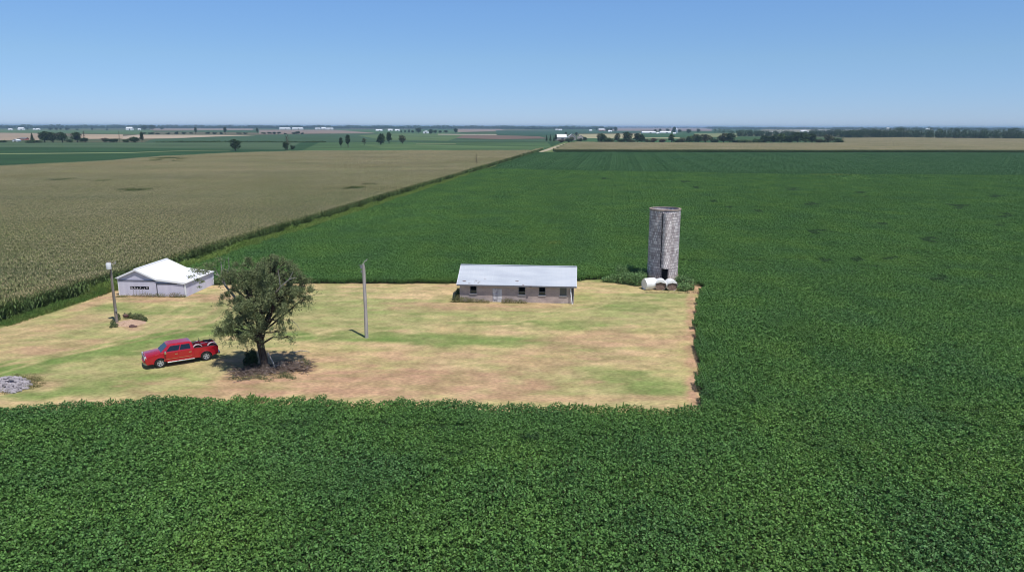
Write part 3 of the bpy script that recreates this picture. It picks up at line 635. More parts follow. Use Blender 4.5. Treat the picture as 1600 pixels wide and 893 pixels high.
# ------------------------------------------------------------------ far trees, each its own thing
treeM = [leafmat('tree_leaf_dark', [(.034, .062, .024), (.048, .082, .030)], .3, .75, .12, .15, vmin=.5, vmax=1.6),
         leafmat('tree_leaf_green', [(.065, .11, .036), (.085, .13, .045)], .3, .7, .15, .15, vmin=.5, vmax=1.6),
         leafmat('tree_leaf_olive', [(.085, .098, .045), (.11, .115, .055)], .3, .75, .15, .15, vmin=.5, vmax=1.5),
         leafmat('tree_leaf_brown', [(.13, .095, .06), (.16, .12, .08)], .3, .8, .1, .1, vmin=.5, vmax=1.5)]
def far_proto(kind, m, seed):
    """10 m tall, 8 m wide"""
    rg = random.Random(seed); root = bpy.data.objects.new('field_tree', None); COL.objects.link(root)
    mb = MB()
    if kind in ('round', 'tall', 'sparse'):
        b0 = {'round': .25, 'tall': .3, 'sparse': .4}[kind]
        mb.tube([(0, 0, -.1), (.1, .05, 2.2), (0, .1, 4.5), (.15, 0, 7.5)], [.38, .28, .22, .06], 7)
        for k in range(6):
            a = k*1.05+rg.random(); z = 2+.6*k; l = 2.6
            mb.tube([(0, 0, z), (math.cos(a)*l*.5, math.sin(a)*l*.5, z+.9), (math.cos(a)*l, math.sin(a)*l, z+1.9)], [.15, .1, .03], 5)
        lobes = []
        nl = {'round': 9, 'tall': 8, 'sparse': 8}[kind]
        for k in range(nl):
            a = k*2.4+rg.random(); q = (1.9 if kind != 'tall' else 1.3)*(.5+.6*rg.random()); z = 10*(b0+(.85-b0)*k/nl)+.4
            r_ = (2.1 if kind == 'round' else 1.7)*(1-.25*k/nl)*(.8+.4*rg.random())
            if kind == 'sparse': r_ *= .8
            lobes.append((math.cos(a)*q, math.sin(a)*q, z, r_, r_, r_*.85))
        lobes.append((0, 0, 8.5, 1.4, 1.4, 1.5))
        n = {'round': 1100, 'tall': 900, 'sparse': 420}[kind]; sz = .75
    elif kind == 'spruce':
        mb.tube([(0, 0, -.1), (0, 0, 9.5)], [.3, .04], 6)
        lobes = [(0, 0, 1.3+k*1.1, 3.3*(1-k/8.2), 3.3*(1-k/8.2), .7) for k in range(8)]; n = 900; sz = .7
    elif kind == 'bush':
        mb.tube([(0, 0, -.1), (.2, 0, 2.5), (.5, .3, 5)], [.3, .2, .08], 6)
        lobes = [(rg.uniform(-2.4, 2.4), rg.uniform(-2, 2), rg.uniform(2, 6.2), rg.uniform(1.6, 2.4), rg.uniform(1.6, 2.4), rg.uniform(2, 3.2)) for k in range(7)]; n = 1100; sz = .85
    elif kind == 'dead':
        mb.tube([(0, 0, -.1), (.1, .05, 3), (-.2, .1, 6), (.1, 0, 9.6)], [.35, .26, .16, .03], 7)
        for k in range(11):
            a = k*2.1+rg.random(); z = 2.2+.62*k; l = 2.4*(1-.05*k); c, s = math.cos(a), math.sin(a)
            mb.tube([(0, 0, z), (c*l*.5, s*l*.5, z+1.2), (c*l*.8, s*l*.8, z+2.4)], [.16, .10, .03], 5)
            mb.tube([(c*l*.5, s*l*.5, z+1.2), (c*l*.95, s*l*.6, z+1.7), (c*l*1.2, s*l*.9, z+1.8)], [.08, .05, .02], 4)
        lobes = None
    mb.build('trunk', barkM, root, True)
    if lobes: foliage('crown', lobes, n, sz, treeM[m], root, seed, .4, .8, .35)
    return root
PROTO = {}
def field_tree(x, yb, wpx, hpx, kind, m, label, group, cat='tree', nm='field_tree', rz=None):
    key = (kind, m, int(x) % 2 if kind in ('round', 'bush') else 0)
    if key not in PROTO: root = far_proto(kind, m, 100+len(PROTO)); PROTO[key] = root
    else: root = copy_tree(PROTO[key])
    root.name = nm
    gx_, gy_, _ = W(x, yb); dpt = gy_*fw[1]+CH*(-fw[2])
    wm = wpx*dpt/F; h = max(1.5, zat(x, yb-hpx, gx_, gy_))
    root.location = (gx_, gy_, 0); root.scale = (wm/8, wm/8, h/10); root.rotation_euler = (0, 0, (x*1.7) % 6.28 if rz is None else rz)
    tag(root, label, cat, group)
    return root
G1 = 'lone trees in the field beyond the corn'
for a in [(368, 235.6, 21, 19, 'round', 0, 'lone dark tree on the left, beyond the tan corn, leaning crown with a gap below'),
          (446, 234.3, 13, 13, 'round', 0, 'lower dark leafy half of the half dead tree beyond the corn'),
          (457, 233.4, 9, 8, 'bush', 0, 'small dark bush right beside the half dead tree beyond the corn'),
          (533, 230.3, 11, 16, 'tall', 0, 'narrow dark tree, left one of the close pair beyond the corn'),
          (544, 229.8, 14, 20, 'tall', 0, 'taller tree of the close pair beyond the corn, with a peaked crown'),
          (569, 227.3, 11, 12, 'sparse', 2, 'small thin brownish tree between the close pair and the dense clump'),
          (595, 226.3, 19, 18, 'round', 0, 'broad dense dark tree, left one of the clump beyond the corn'),
          (608, 224.2, 15, 18, 'tall', 0, 'upright dark tree, right one of the dense clump beyond the corn'),
          (629, 224.4, 14, 14, 'round', 2, 'olive tinted tree standing just right of the dense clump')]:
    field_tree(*a[:6], a[6], G1)
field_tree(449, 234.2, 22, 22.5, 'dead', 3, 'bare brown upper branches of a half dead tree beyond the corn', G1, 'dead tree', 'dead_tree')
field_tree(745, 262.0, 10, 21, 'dead', 3, 'bare dead tree standing alone at the corn edge beside the farm track', None, 'dead tree', 'dead_tree', .4)
G2 = 'dark tree clumps at the far left'
for a in [(51, 222.6, 9, 17, 'spruce', 0, 'pointed dark conifer left of the big clump, next to the white shed'),
          (54, 223.2, 26, 5, 'bush', 1, 'low wide green bush at the foot of the pointed conifer'),
          (70, 222.6, 22, 18, 'round', 0, 'first and tallest rounded tree of the big dark clump at far left'),
          (83, 222.6, 20, 16.5, 'round', 0, 'middle rounded tree of the big dark clump at far left'),
          (98, 222.8, 19, 17, 'round', 0, 'right hand rounded tree of the big dark clump at far left'),
          (121, 222.2, 19, 16.5, 'round', 0, 'rounded dark tree of the smaller clump, beside a bare treetop'),
          (134, 222.6, 17, 9, 'bush', 0, 'low dark shrub sloping down from the smaller tree clump'),
          (110, 222.6, 12, 6, 'bush', 1, 'green shrub filling the gap between the two dark tree clumps'),
          (163, 222.4, 11, 9, 'bush', 3, 'reddish brown bush at the start of the low dark bush row'),
          (172, 222.8, 15, 7.5, 'bush', 0, 'dark bush in the middle of the low row, left of the bare pole like tree'),
          (182, 222.8, 12, 7.5, 'bush', 0, 'dark bush just left of the bare pole like tree'),
          (197, 222.8, 12, 6.5, 'bush', 1, 'green bush just right of the bare pole like tree'),
          (212, 222.8, 22, 11, 'bush', 0, 'wide dark bush under the slim upright tree at the end of the row'),
          (222, 222.4, 10, 17, 'tall', 0, 'slim upright dark tree at the right end of the low bush row'),
          (5, 222.4, 14, 4, 'bush', 1, 'low green bush at the left edge of the photo near the white shed'),
          (29, 219.4, 5, 4, 'bush', 0, 'tiny dark bush right behind the white shed')]:
    field_tree(*a[:6], a[6], G2, nm='field_tree' if a[4] != 'bush' else 'field_bush', cat='tree' if a[4] != 'bush' else 'bush')
field_tree(132, 222.2, 14, 18, 'dead', 3, 'bare brownish treetop rising behind the smaller dark clump', G2, 'dead tree', 'dead_tree')
field_tree(187, 222.4, 6, 18, 'dead', 3, 'bare pole like dead tree in the low dark bush row', G2, 'dead tree', 'dead_tree')
G3 = 'row of trees close to the horizon'
T3 = [(79, 203.6, 8, 4.5), (88, 203.6, 7, 4.5), (95, 203.4, 5, 3.5), (105, 203.6, 9, 4), (121, 203.6, 6, 2.5), (144, 203.6, 4, 4), (167, 203.6, 5, 2.5), (43, 202.8, 4, 2.5), (226, 203.3, 12, 8), (238, 203.0, 14, 8), (253, 202.8, 7, 5),
      (226, 210, 8, 4), (237, 209.8, 11, 4), (247, 210, 9, 3), (263, 210, 8, 3.5), (277, 209.6, 8, 5), (287, 209.4, 8, 4), (298, 209.4, 6, 3), (306, 209.6, 8, 11), (326, 209.6, 9, 4), (335, 209.6, 8, 4), (345, 209.6, 7, 4), (352, 209.4, 9, 11), (372, 209.6, 10, 3), (383, 209.4, 8, 3), (402, 208.4, 7, 9),
      (412, 209.6, 8, 3.5), (420, 209.6, 8, 4), (428, 209.8, 8, 4.5), (436, 209.6, 6, 4.5), (445, 209.8, 6, 2.5), (459, 210, 7, 4.5), (466, 210, 8, 6), (473, 209.6, 6, 3)]
ORD = 'first second third fourth fifth sixth seventh eighth ninth tenth eleventh twelfth thirteenth fourteenth fifteenth sixteenth seventeenth eighteenth nineteenth twentieth'.split()
def ordn(i):
    if i < 20: return ORD[i]
    t = (i+1)//10; u = (i+1) % 10
    tn = {2: 'twenty', 3: 'thirty', 4: 'forty'}[t]
    return {2: 'twentieth', 3: 'thirtieth', 4: 'fortieth'}[t] if u == 0 else tn+'-'+ORD[u-1]
for i, (x, yb, wp, hp) in enumerate(T3[:8]):
    field_tree(x, yb, wp, hp, 'round', 0, 'tiny dark tree on the far left horizon, %s from the left' % ordn(sorted(t[0] for t in T3[:8]).index(x)), G3)
for i, (x, yb, wp, hp) in enumerate(T3[8:11]):
    field_tree(x, yb, wp, hp, 'round', 0, 'dark tree right beside the far white farm buildings, %s from them' % ordn(i), G3)
for i, (x, yb, wp, hp) in enumerate(T3[11:]):
    tall = hp > 8
    field_tree(x, yb, wp, hp, 'tall' if tall else 'bush', 0, ('tall dark tree in the far hedge line above pale stubble, %s from the left' if tall else 'low dark bush in the far hedge line above pale stubble, %s from the left') % ordn(i), 'far hedge line above the pale stubble', nm='field_tree' if tall else 'field_bush', cat='tree' if tall else 'bush')
T4 = [(627, 207.4, 4, 3.5), (633, 207.4, 4, 4), (639, 207.4, 5, 5), (645, 207.6, 7, 4), (654, 207.8, 12, 8.5), (673, 209.6, 9, 8), (680, 208.4, 8, 5.5), (688, 207.8, 8, 4), (697, 207.8, 9, 4.5), (712, 208.0, 9, 7.5)]
for i, (x, yb, wp, hp) in enumerate(T4):
    lab = 'round dark tree standing alone right of the white farmhouse row' if x == 712 else 'dark tree by the distant white farmhouse, %s from the left in its row' % ordn(i)
    field_tree(x, yb, wp, hp, 'round', 0, lab, 'trees around the distant white farmhouse')
for a in [(854, 220.6, 5, 11, 'spruce', 0, 'leftmost slim dark conifer by the grey farmstead'), (860, 220.8, 5, 12, 'spruce', 0, 'second slim dark conifer from the left by the grey farmstead'),
          (865.5, 220.8, 5, 9, 'spruce', 0, 'third slim dark conifer from the left by the grey farmstead'), (868.5, 221.2, 7, 12, 'tall', 0, 'dark tree against the left end of the white roof at the grey farmstead'),
          (884, 213, 7, 7, 'tall', 0, 'dark treetop showing between the two white roofs of the grey farmstead'), (888, 222.6, 11, 8, 'bush', 0, 'dark rounded bush in front of the two white roofed barns'),
          (877, 222.8, 12, 6, 'bush', 3, 'brown scrubby bush in front of the left white roofed barn'), (893, 221.4, 12, 9, 'bush', 2, 'olive bush before the right white roofed barn'),
          (900.5, 212.4, 6, 6, 'round', 0, 'round dark tree behind the pale farmhouse'), (905, 221.2, 12, 6, 'bush', 1, 'low green bush in front of the pale farmhouse'),
          (914, 220.8, 9, 7, 'round', 0, 'small dark round tree right of the pale farmhouse'), (922, 223.4, 5, 2, 'bush', 2, 'tiny olive bush alone at the field edge right of the farmstead')]:
    field_tree(*a[:6], a[6], 'trees around the grey farmstead', nm='field_tree' if a[4] != 'bush' else 'field_bush', cat='tree' if a[4] != 'bush' else 'bush')
# hedgerow behind the brown corn
HR = [(940, 223.6, 14, 14, 'round', 0), (938, 224, 7, 4, 'bush', 0), (951, 222.8, 12, 9, 'bush', 1), (957, 222, 9, 6, 'bush', 2), (964, 222.0, 8, 13, 'round', 2), (971, 222.4, 10, 6, 'bush', 1), (980, 223.0, 15, 16, 'round', 0), (986, 223.2, 10, 7, 'bush', 2), (996, 223.0, 14, 14, 'round', 0),
      (1003, 222.8, 11, 12, 'round', 0), (1012, 222.8, 9, 6, 'bush', 2), (1022, 223, 9, 8, 'bush', 3), (1037, 223.2, 12, 7, 'bush', 3), (1049, 223, 11, 13, 'tall', 1), (1057, 223.2, 9, 6, 'bush', 0), (1067, 223.4, 12, 8, 'bush', 2), (1077, 223.2, 14, 10, 'round', 1), (1091, 223.8, 10, 11, 'round', 0), (1086, 222.6, 14, 12, 'round', 2),
      (1102, 222.6, 18, 12, 'round', 2), (1113, 222.8, 10, 7, 'bush', 0), (1120, 223, 10, 6, 'bush', 0), (1130, 223.4, 16, 14, 'round', 2), (1140, 223.8, 14, 15, 'round', 0), (1147, 224.2, 9, 7, 'bush', 0), (1160, 224.4, 15, 7, 'bush', 1), (1171, 224.2, 11, 6, 'bush', 2), (1184, 224.2, 13, 8, 'bush', 1), (1195, 224.2, 14, 12, 'round', 0),
      (1208, 224.4, 15, 13, 'round', 0), (1221, 224.4, 17, 15, 'round', 1), (1234, 224.6, 14, 13, 'round', 0), (1246, 224.4, 17, 17, 'round', 0), (1258, 224.2, 14, 15, 'round', 1), (1269, 224.2, 14, 15, 'round', 0), (1281, 224.2, 11, 8, 'bush', 2), (1294, 224.4, 15, 13, 'round', 2), (1308, 224.4, 13, 8, 'round', 1), (1316, 224.4, 5, 6, 'bush', 0)]
KN = {'round': 'rounded', 'bush': 'low', 'tall': 'upright'}; MN = ['dark green', 'mid green', 'olive', 'brownish']
for i, (x, yb, wp, hp, k, m) in enumerate(sorted(HR)):
    b_ = k == 'bush'
    field_tree(x, yb, wp*1.45, hp*1.1, k, m, '%s %s %s in the hedgerow behind brown corn, %s from its left end' % (KN[k], MN[m], 'bush' if b_ else 'tree', ordn(i)),
               'hedgerow behind the brown corn', nm='hedgerow_bush' if b_ else 'hedgerow_tree', cat='bush' if b_ else 'tree')
for i, (x, yb, hp, wp) in enumerate([(1024, 207, 5, 7), (1031, 207, 6, 6), (1043, 206, 5, 8), (1053, 207.8, 10, 9), (1062, 207, 5, 7), (1076, 208.6, 7, 11), (1091, 207, 6, 8), (949, 205.6, 5, 8), (955, 205.6, 6, 6), (962, 205.8, 8, 7), (932, 204.4, 5, 4)]):
    field_tree(x, yb, wp, hp, 'round', 0, 'small dark tree behind the long white barns, %s from the left' % ordn(i) if x > 1000 else 'small dark tree by the red horizon barn, %s from the left' % ordn(i-7), 'trees by the far barns')

# ------------------------------------------------------------------ far farm buildings
whiteM = mat('white_paint_far', (.85, .86, .88), .6); greyM = mat('grey_boards', (.33, .30, .29), .85); tanM = mat('pale_siding', (.50, .42, .38), .8)
redM = mat('red_boards', (.35, .09, .07), .8); roofW = mat('white_metal_roof', (.88, .89, .92), .45); roofG = mat('grey_shingles', (.20, .19, .20), .9); doorM = mat('dark_door', (.08, .08, .09), .8)
def shed(x0, x1, yb, hpx, label, cat='barn', name='farm_building', wall=None, roof=None, group='white farm buildings near the horizon', depth=.55, rz=0, eave=.55, end=False):
    wall = wall or whiteM; roof = roof or roofW
    a = WX(x0, yb); b = WX(x1, yb); w_ = (b-a).length; c = (a+b)/2; d = min(max(w_*depth, 7), 20); h = max(2.8, zat((x0+x1)/2, yb-hpx, c.x, c.y)); he = h*eave
    t = thing(name, label, cat, (c.x, c.y+d/2, 0), rz, group)
    mb = MB()
    if end: mb.prism([(-w_/2, 0), (w_/2, 0), (w_/2, he), (0, h-.15), (-w_/2, he)], -d/2, d/2, 'y')
    else: mb.prism([(-d/2, 0), (d/2, 0), (d/2, he), (0, h-.15), (-d/2, he)], -w_/2, w_/2, 'x')
    mb.build('wall', wall, t)
    mb = MB(); ov = .4
    if end: mb.prism([(-w_/2-ov, he-.1), (0, h), (w_/2+ov, he-.1), (w_/2+ov, he+.12), (0, h+.2), (-w_/2-ov, he+.12)], -d/2-ov, d/2+ov, 'y')
    else: mb.prism([(-d/2-ov, he-.1), (0, h), (d/2+ov, he-.1), (d/2+ov, he+.12), (0, h+.2), (-d/2-ov, he+.12)], -w_/2-ov, w_/2+ov, 'x')
    mb.build('roof', roof, t)
    if not end: MB().box((w_*.12, -d/2-.05, he*.4), (min(5, w_*.25), .1, he*.8)).build('door', doorM, t)
    else: MB().box((0, -d/2-.05, he*.4), (min(4, w_*.35), .1, he*.8)).build('door', doorM, t)
    return t
for a in [(12, 19, 203.6, 2.6, 'small white farm building, leftmost on the far horizon'), (27, 37, 203.4, 4.2, 'large white barn, second building from the left on the horizon'), (51, 55, 203.2, 2.2, 'small pale shed left of a white one on the left horizon'), (56, 62, 203.2, 2.6, 'white shed next to a pale one, left horizon'),
          (196, 207, 203.6, 5, 'white barn left of the dark trees on the horizon'), (215, 219.5, 203.8, 3, 'small white shed between the horizon barn and dark trees'),
          (436, 453, 202.4, 3, 'long white poultry barn, left one of the pair on the horizon'), (456, 473, 202.4, 3, 'long white poultry barn, right one of the pair on the horizon'),
          (492, 500, 202.2, 2.4, 'first of three white barns in a row right of the poultry barns'), (502, 509, 202.2, 3.4, 'middle of three white barns in a row right of the poultry barns'), (510, 520, 202.4, 2.6, 'last of three white barns in a row right of the poultry barns'),
          (587, 597, 204.9, 2.8, 'white barn above the dense clump of lone trees'), (606, 613, 204.6, 3, 'white house above the right tree of the dense clump'), (617, 624, 204.8, 2.8, 'white barn right of the dense clump of lone trees'),
          (868, 872, 203.6, 2, 'tiny white shed above the conifers of the grey farmstead'), (873, 878, 204, 2.2, 'tiny white barn above the roofs of the grey farmstead'),
          (921, 925, 205.2, 2.4, 'small white building right above the lone tiny bush'),
          (1004, 1024, 208.6, 3.4, 'longest white barn, left one beyond the hedgerow'), (1032, 1048, 208.6, 3.6, 'long white barn, right one beyond the hedgerow'), (1026, 1030, 209.4, 2.8, 'small white feed shed between the two long barns'),
          (1052, 1056, 210, 2.6, 'small white shed right of the long barns'), (1203, 1208, 207.4, 2.4, 'small white house at the left end of the distant village'), (1216, 1225, 208.6, 4, 'big bright white barn at the left of the distant village'),
          (1252, 1260, 206.4, 3, 'white house left of the village mast'), (1262, 1270, 207, 2.2, 'low white warehouse right below the village mast'), (1271, 1281, 206.8, 3.4, 'tall white warehouse in the distant village'), (1284, 1291, 206.4, 3, 'white hall at the centre of the distant village'),
          (1303, 1308, 207, 3, 'white house behind dark village trees'), (1315, 1319, 206.6, 2.6, 'pale small house towards the right end of the village'), (1323, 1328, 206.4, 2.4, 'last white house at the right end of the village')]:
    shed(*a)
shed(19, 28, 221.2, 3.6, 'white shed in front of the brown stubble at the far left', group=None, end=True, eave=.5)
shed(661, 669.5, 208.6, 5, 'white gabled farmhouse among dark trees right of the lone trees', 'house', 'farmhouse', end=True, group=None)
shed(936, 944, 204.6, 3.4, 'red barn with a white roof on the horizon', wall=redM, group=None)
shed(950.5, 956, 206.2, 2.4, 'white barn right of the red one on the horizon', group=None)
shed(869, 885, 219.5, 9.5, 'grey barn with a bright white roof, left one of the farmstead', wall=greyM, group='barns of the grey farmstead', depth=.9, eave=.5)
shed(887, 900, 219.0, 9.5, 'grey barn with a white roof sloping right, right one of the farmstead', wall=greyM, group='barns of the grey farmstead', depth=.9, eave=.45, end=True)
shed(902, 913, 218.6, 7, 'pale pinkish farmhouse at the right of the grey farmstead', 'house', 'farmhouse', wall=tanM, roof=tanM, group=None, end=True)
shed(30, 41, 219.0, 4, 'dark reddish shed behind the white shed at the far left', wall=redM, roof=roofG, group=None)
# grain bin, village water tower and mast
steelM = mat('galvanised_far', (.6, .63, .68), .4, .5)
def lathe(mb, prof, n=20, m=0, c=(0, 0)):
    v = []; f = []
    for r, z in prof:
        for k in range(n): a = 2*math.pi*k/n; v.append((c[0]+r*math.cos(a), c[1]+r*math.sin(a), z))
    for i in range(len(prof)-1):
        for k in range(n): f.append((i*n+k, i*n+(k+1) % n, (i+1)*n+(k+1) % n, (i+1)*n+k))
    return mb.add(v, f, m)
p = WX(1057, 208.6); h = zat(1057, 200.6, p.x, p.y)
t = thing('grain_bin', 'tall silvery grain bin right of the long white barns', 'grain bin', p)
mb = MB(); lathe(mb, [(3.2, 0), (3.2, h*.78)], 18); mb.build('bin_wall', steelM, t, True)
mb = MB(); lathe(mb, [(3.35, h*.78), (.4, h*.98), (.01, h)], 18); mb.build('roof', roofW, t)
p = WX(1386, 212); h = zat(1386, 199.6, p.x, p.y)
t = thing('water_tower', 'white water tower poking above the wood near the village', 'water tower', p)
mb = MB(); lathe(mb, [(1.6, 0), (1.2, h*.75), (1.6, h*.8)], 16); mb.build('column', whiteM, t, True)
mb = MB(); lathe(mb, [(1.2, h*.78), (3.4, h*.84), (4.1, h*.91), (3.2, h*.98), (.01, h*1.02)], 16); mb.build('tank', whiteM, t, True)
p = WX(1256, 204.5); h = zat(1256, 195.2, p.x, p.y)
t = thing('radio_mast', 'thin radio mast standing over the distant village', 'mast', p)
mb = MB(); mb.tube([(0, 0, 0), (0, 0, h*.6)], [1.1, .8], 3); mb.build('lattice_column', greyM, t)
mb = MB(); mb.tube([(0, 0, h*.6), (0, 0, h)], [.6, .25], 5); mb.build('antenna', greyM, t)
for i, (x, yb) in enumerate([(1450, 203.5), (1454, 203.8)]): shed(x-2, x+2, yb, 2.6, 'tiny white house peeping over the wood, %s one' % ('left', 'right')[i], 'house', 'farmhouse', group='tiny houses over the wood')
# low hedge line across the far green field
lobes = []
for k in range(70):
    x = 246+260*k/69; a = W(x, 222.6)
    if rngw.random() < .8: lobes.append((a[0], a[1], .7, 4+3*rngw.random(), 2, .6+1.3*rngw.random()))
o = foliage('low_hedge', lobes, 4500, 1.0, treeM[1], None, 4, .4, .8, .3); tag(o, 'thin dark hedge line crossing the far green field behind the lone trees', 'hedge')

# ================================================================== the farmyard
# ------------------------------------------------------------------ white metal barn
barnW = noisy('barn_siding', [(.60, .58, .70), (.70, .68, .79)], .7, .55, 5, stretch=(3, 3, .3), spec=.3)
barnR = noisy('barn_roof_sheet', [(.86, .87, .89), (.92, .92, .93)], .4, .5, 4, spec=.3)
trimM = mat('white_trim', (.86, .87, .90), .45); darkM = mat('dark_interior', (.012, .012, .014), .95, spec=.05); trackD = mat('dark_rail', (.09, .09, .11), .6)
def ribs(mb, a, b, c, d, step, hgt=.03, wd=.05):
    """raised seams on a roof slope a-b (eave) to d-c (ridge)"""
    a, b, c, d = map(Vector, (a, b, c, d)); n = int((b-a).length/step); nn = (b-a).cross(d-a).normalized()
    if nn.z < 0: nn = -nn
    s = (b-a).normalized()*wd/2
    for i in range(1, n):
        t = i/n; p = a.lerp(b, t); q = d.lerp(c, t)
        mb.add([p-s, p+s, q+s, q-s, p-s+nn*hgt, p+s+nn*hgt, q+s+nn*hgt, q-s+nn*hgt], [(4,5,6,7),(0,1,5,4),(1,2,6,5),(2,3,7,6),(3,0,4,7)])
A = WX(187, 461.5); B = WX(291.5, 463.5); ang = math.atan2(B.y-A.y, B.x-A.x); wd = (B-A).length
t = thing('metal_barn', 'white metal barn with a bright gable roof and lower lean-to side, by the corn', 'barn', A, ang)
LN = 7.3
hp = zat(215.5, 420, A.x+2.3, A.y); hl = zat(184.5, 433, A.x, A.y); hb = zat(248.5, 435.5, *(A.lerp(B, .59).xy)); hr = zat(291, 441.5, B.x, B.y)
xs = [0, 2.45, 5.05, wd]; zs_ = [hl, hp, hb, hr]
prof = list(zip(xs, zs_))
mb = MB()
mb.prism([(0, 0), (wd, 0), (wd, hr-.08), (5.05, hb-.08), (2.45, hp-.08), (0, hl-.08)], 0, LN, 'y')
for k in range(1, 38):                                    # siding seams
    x = wd*k/38
    if 0.3 < x < wd-.3: mb.box((x, -.012, 1.0), (.025, .024, 1.62))
for k in range(1, 24): mb.box((wd+.012, LN*k/24, .83), (.024, .025, 1.55))
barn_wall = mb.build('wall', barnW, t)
mb = MB()
for i in range(3):
    (x1, z1), (x2, z2) = prof[i], prof[i+1]; o1 = .22 if i == 0 else 0; o2 = .22 if i == 2 else 0
    sl_ = (z2-z1)/(x2-x1); x1 -= o1; z1 -= sl_*o1; x2 += o2; z2 += sl_*o2
    mb.prism([(x1, z1), (x2, z2), (x2, z2+.06), (x1, z1+.06)], -.22, LN+.2, 'y')
    ribs(mb, (x1, -.2, z1+.06), (x1, LN+.18, z1+.06), (x2, LN+.18, z2+.06), (x2, -.2, z2+.06), .6, .02, .05)
mb.box((2.45, LN/2, hp+.075), (.3, LN+.44, .05))
mb.build('roof', barnR, t)
for x, h, y in ((.07, hl, -.035), (wd-.06, hr, -.035)): MB().box((x, y, h/2-.04), (.2, .07, h-.1)).build('corner_trim', trimM, t)
MB().box((wd+.03, LN-.08, hr/2-.04), (.06, .16, hr-.1)).build('corner_trim', trimM, t)
mb = MB()
for i in range(3):
    (x1, z1), (x2, z2) = prof[i], prof[i+1]
    mb.prism([(x1, z1-.17), (x2, z2-.17), (x2, z2-.01), (x1, z1-.01)], -.235, -.17, 'y')
mb.build('gable_trim', trimM, t)
# sliding doors with their rails
def slide(x0, x1, top, railx0, railx1, parts):
    d = MB(); 
    for a_, b_, c_, e_ in parts: d.box(((a_+b_)/2, -.07, (c_+e_)/2), (b_-a_, .05, e_-c_))
    n = int((x1-x0)/.3)
    o = d.build('sliding_door', barnW, t)
    MB().box(((railx0+railx1)/2, -.11, top+.07), (railx1-railx0, .09, .11)).build('rail', trackD, o)
    return o
dtop = zat(215, 437.2, A.x+2.4, A.y)
q0, q1, qz0, qz1 = 1.52, 4.02, 0.88, 1.26
o = slide(.12, 5.0, dtop-.07, .1, 5.0, [(.12, q0, .06, dtop-.1), (q0, q1, .06, qz0), (q0, q1, qz1, dtop-.1), (q1, 4.98, .06, dtop-.1)])
MB().box(((q0+q1)/2, -.058, (qz0+qz1)/2), (q1-q0, .02, qz1-qz0)).build('opening', darkM, o)
mb = MB()
for x, w_, a_ in ((1.75, .3, .2), (2.15, .16, -.3), (2.5, .14, .1), (2.9, .12, 0), (3.4, .10, .15), (3.75, .14, -.1)): mb.box((x, -.085, 1.05+.06*math.sin(x*9)), (w_, .03, .20), ry=a_)
for x in (1.95, 2.3, 2.75, 3.15): mb.box((x, -.105, .5), (.05, .03, .95), ry=.03*math.sin(x*20))
mb.build('broken_board', noisy('weathered_white', [(.25, .23, .24), (.55, .53, .56)], 3, .9), o)
o = slide(5.1, wd-.2, hr-.2, 5.1, 7.7, [(5.12, wd-.22, .06, hr-.22)])
MB().box((5.08, -.09, .85), (.05, .06, 1.7)).build('door_edge', trackD, o)

def weeds(name, pts, n, size, m, label, cat='weeds', kind='stuff', seed=1, **kw):
    o = foliage(name, pts, n, size, m, None, seed, .15, .35, .2, **kw); return tag(o, label, cat, kind=kind)
dryM = leafmat('dry_weed', [(.30, .25, .12), (.20, .22, .09), (.36, .28, .16)], .8, .8, .2, .1, vmin=.5, vmax=1.3)
darkweedM = leafmat('dark_weed', [(.11, .155, .065), (.17, .205, .095)], .8, .7, .2, .15, vmin=.5, vmax=1.5)
bushM = leafmat('bush_leaf', [(.14, .27, .09), (.19, .31, .12), (.16, .29, .105)], .5, .6, .2, .25, vmin=.55, vmax=1.5)
lob = []
for x, hh in ((201, .3), (212, .35), (220, .45), (228, .5), (235, .5), (243, .4), (250, .5), (258, .45), (268, .5), (274, .6), (281, .45), (287, .35)):
    q = WX(x, 463.2+.01*(x-200)); lob.append((q.x, q.y-.1, hh*.4, .55, .25, hh*.8))
weeds('dry_weeds', lob, 1500, .14, dryM, 'dry brown weeds along the foot of the white barn front')
q = WX(191, 463); weeds('dark_weeds', [(q.x, q.y-.3, .1, .9, .3, .18)], 250, .14, darkweedM, 'dark weeds at the left corner of the white barn')

# ------------------------------------------------------------------ long block building
blockM = mat('concrete_block', (.4, .35, .33), .92, 0, .1)
tc_ = N(blockM, 'ShaderNodeTexCoord'); mp = N(blockM, 'ShaderNodeMapping'); mp.inputs['Rotation'].default_value = (R(90), 0, 0)
br = N(blockM, 'ShaderNodeTexBrick'); br.inputs['Scale'].default_value = 1.0; br.inputs['Brick Width'].default_value = .4; br.inputs['Row Height'].default_value = .2; br.inputs['Mortar Size'].default_value = .012
br.inputs['Color1'].default_value = (.46, .385, .36, 1); br.inputs['Color2'].default_value = (.54, .455, .425, 1); br.inputs['Mortar'].default_value = (.42, .37, .345, 1)
L(blockM, tc_.outputs['Object'], mp.inputs[0]); L(blockM, mp.outputs[0], br.inputs[0])
c2, f2, s2 = noise_col(blockM, [(.78, .76, .78), (1.08, 1.06, 1.04)], .9, 6, stretch=(1, 1, 2)); setcol(blockM, mixc(blockM, br.outputs['Color'], c2, 1, 'MULTIPLY')); bump(blockM, br.outputs['Fac'], -.4, .01)
galvM = noisy('galvanised_roof', [(.52, .56, .63), (.60, .64, .70), (.66, .69, .74)], .55, .42, 6, spec=.5, metal=.15, stretch=(.5, 2.2, 1))
A = WX(718.5, 470.6); B = WX(896.5, 474.3); ang = math.atan2(B.y-A.y, B.x-A.x); wd = (B-A).length
t = thing('block_building', 'long low concrete block building with a galvanised roof and four dark windows', 'building', A, ang)
he = zat(716, 441.8, A.x, A.y-.3); DP = 6.6
rid = None
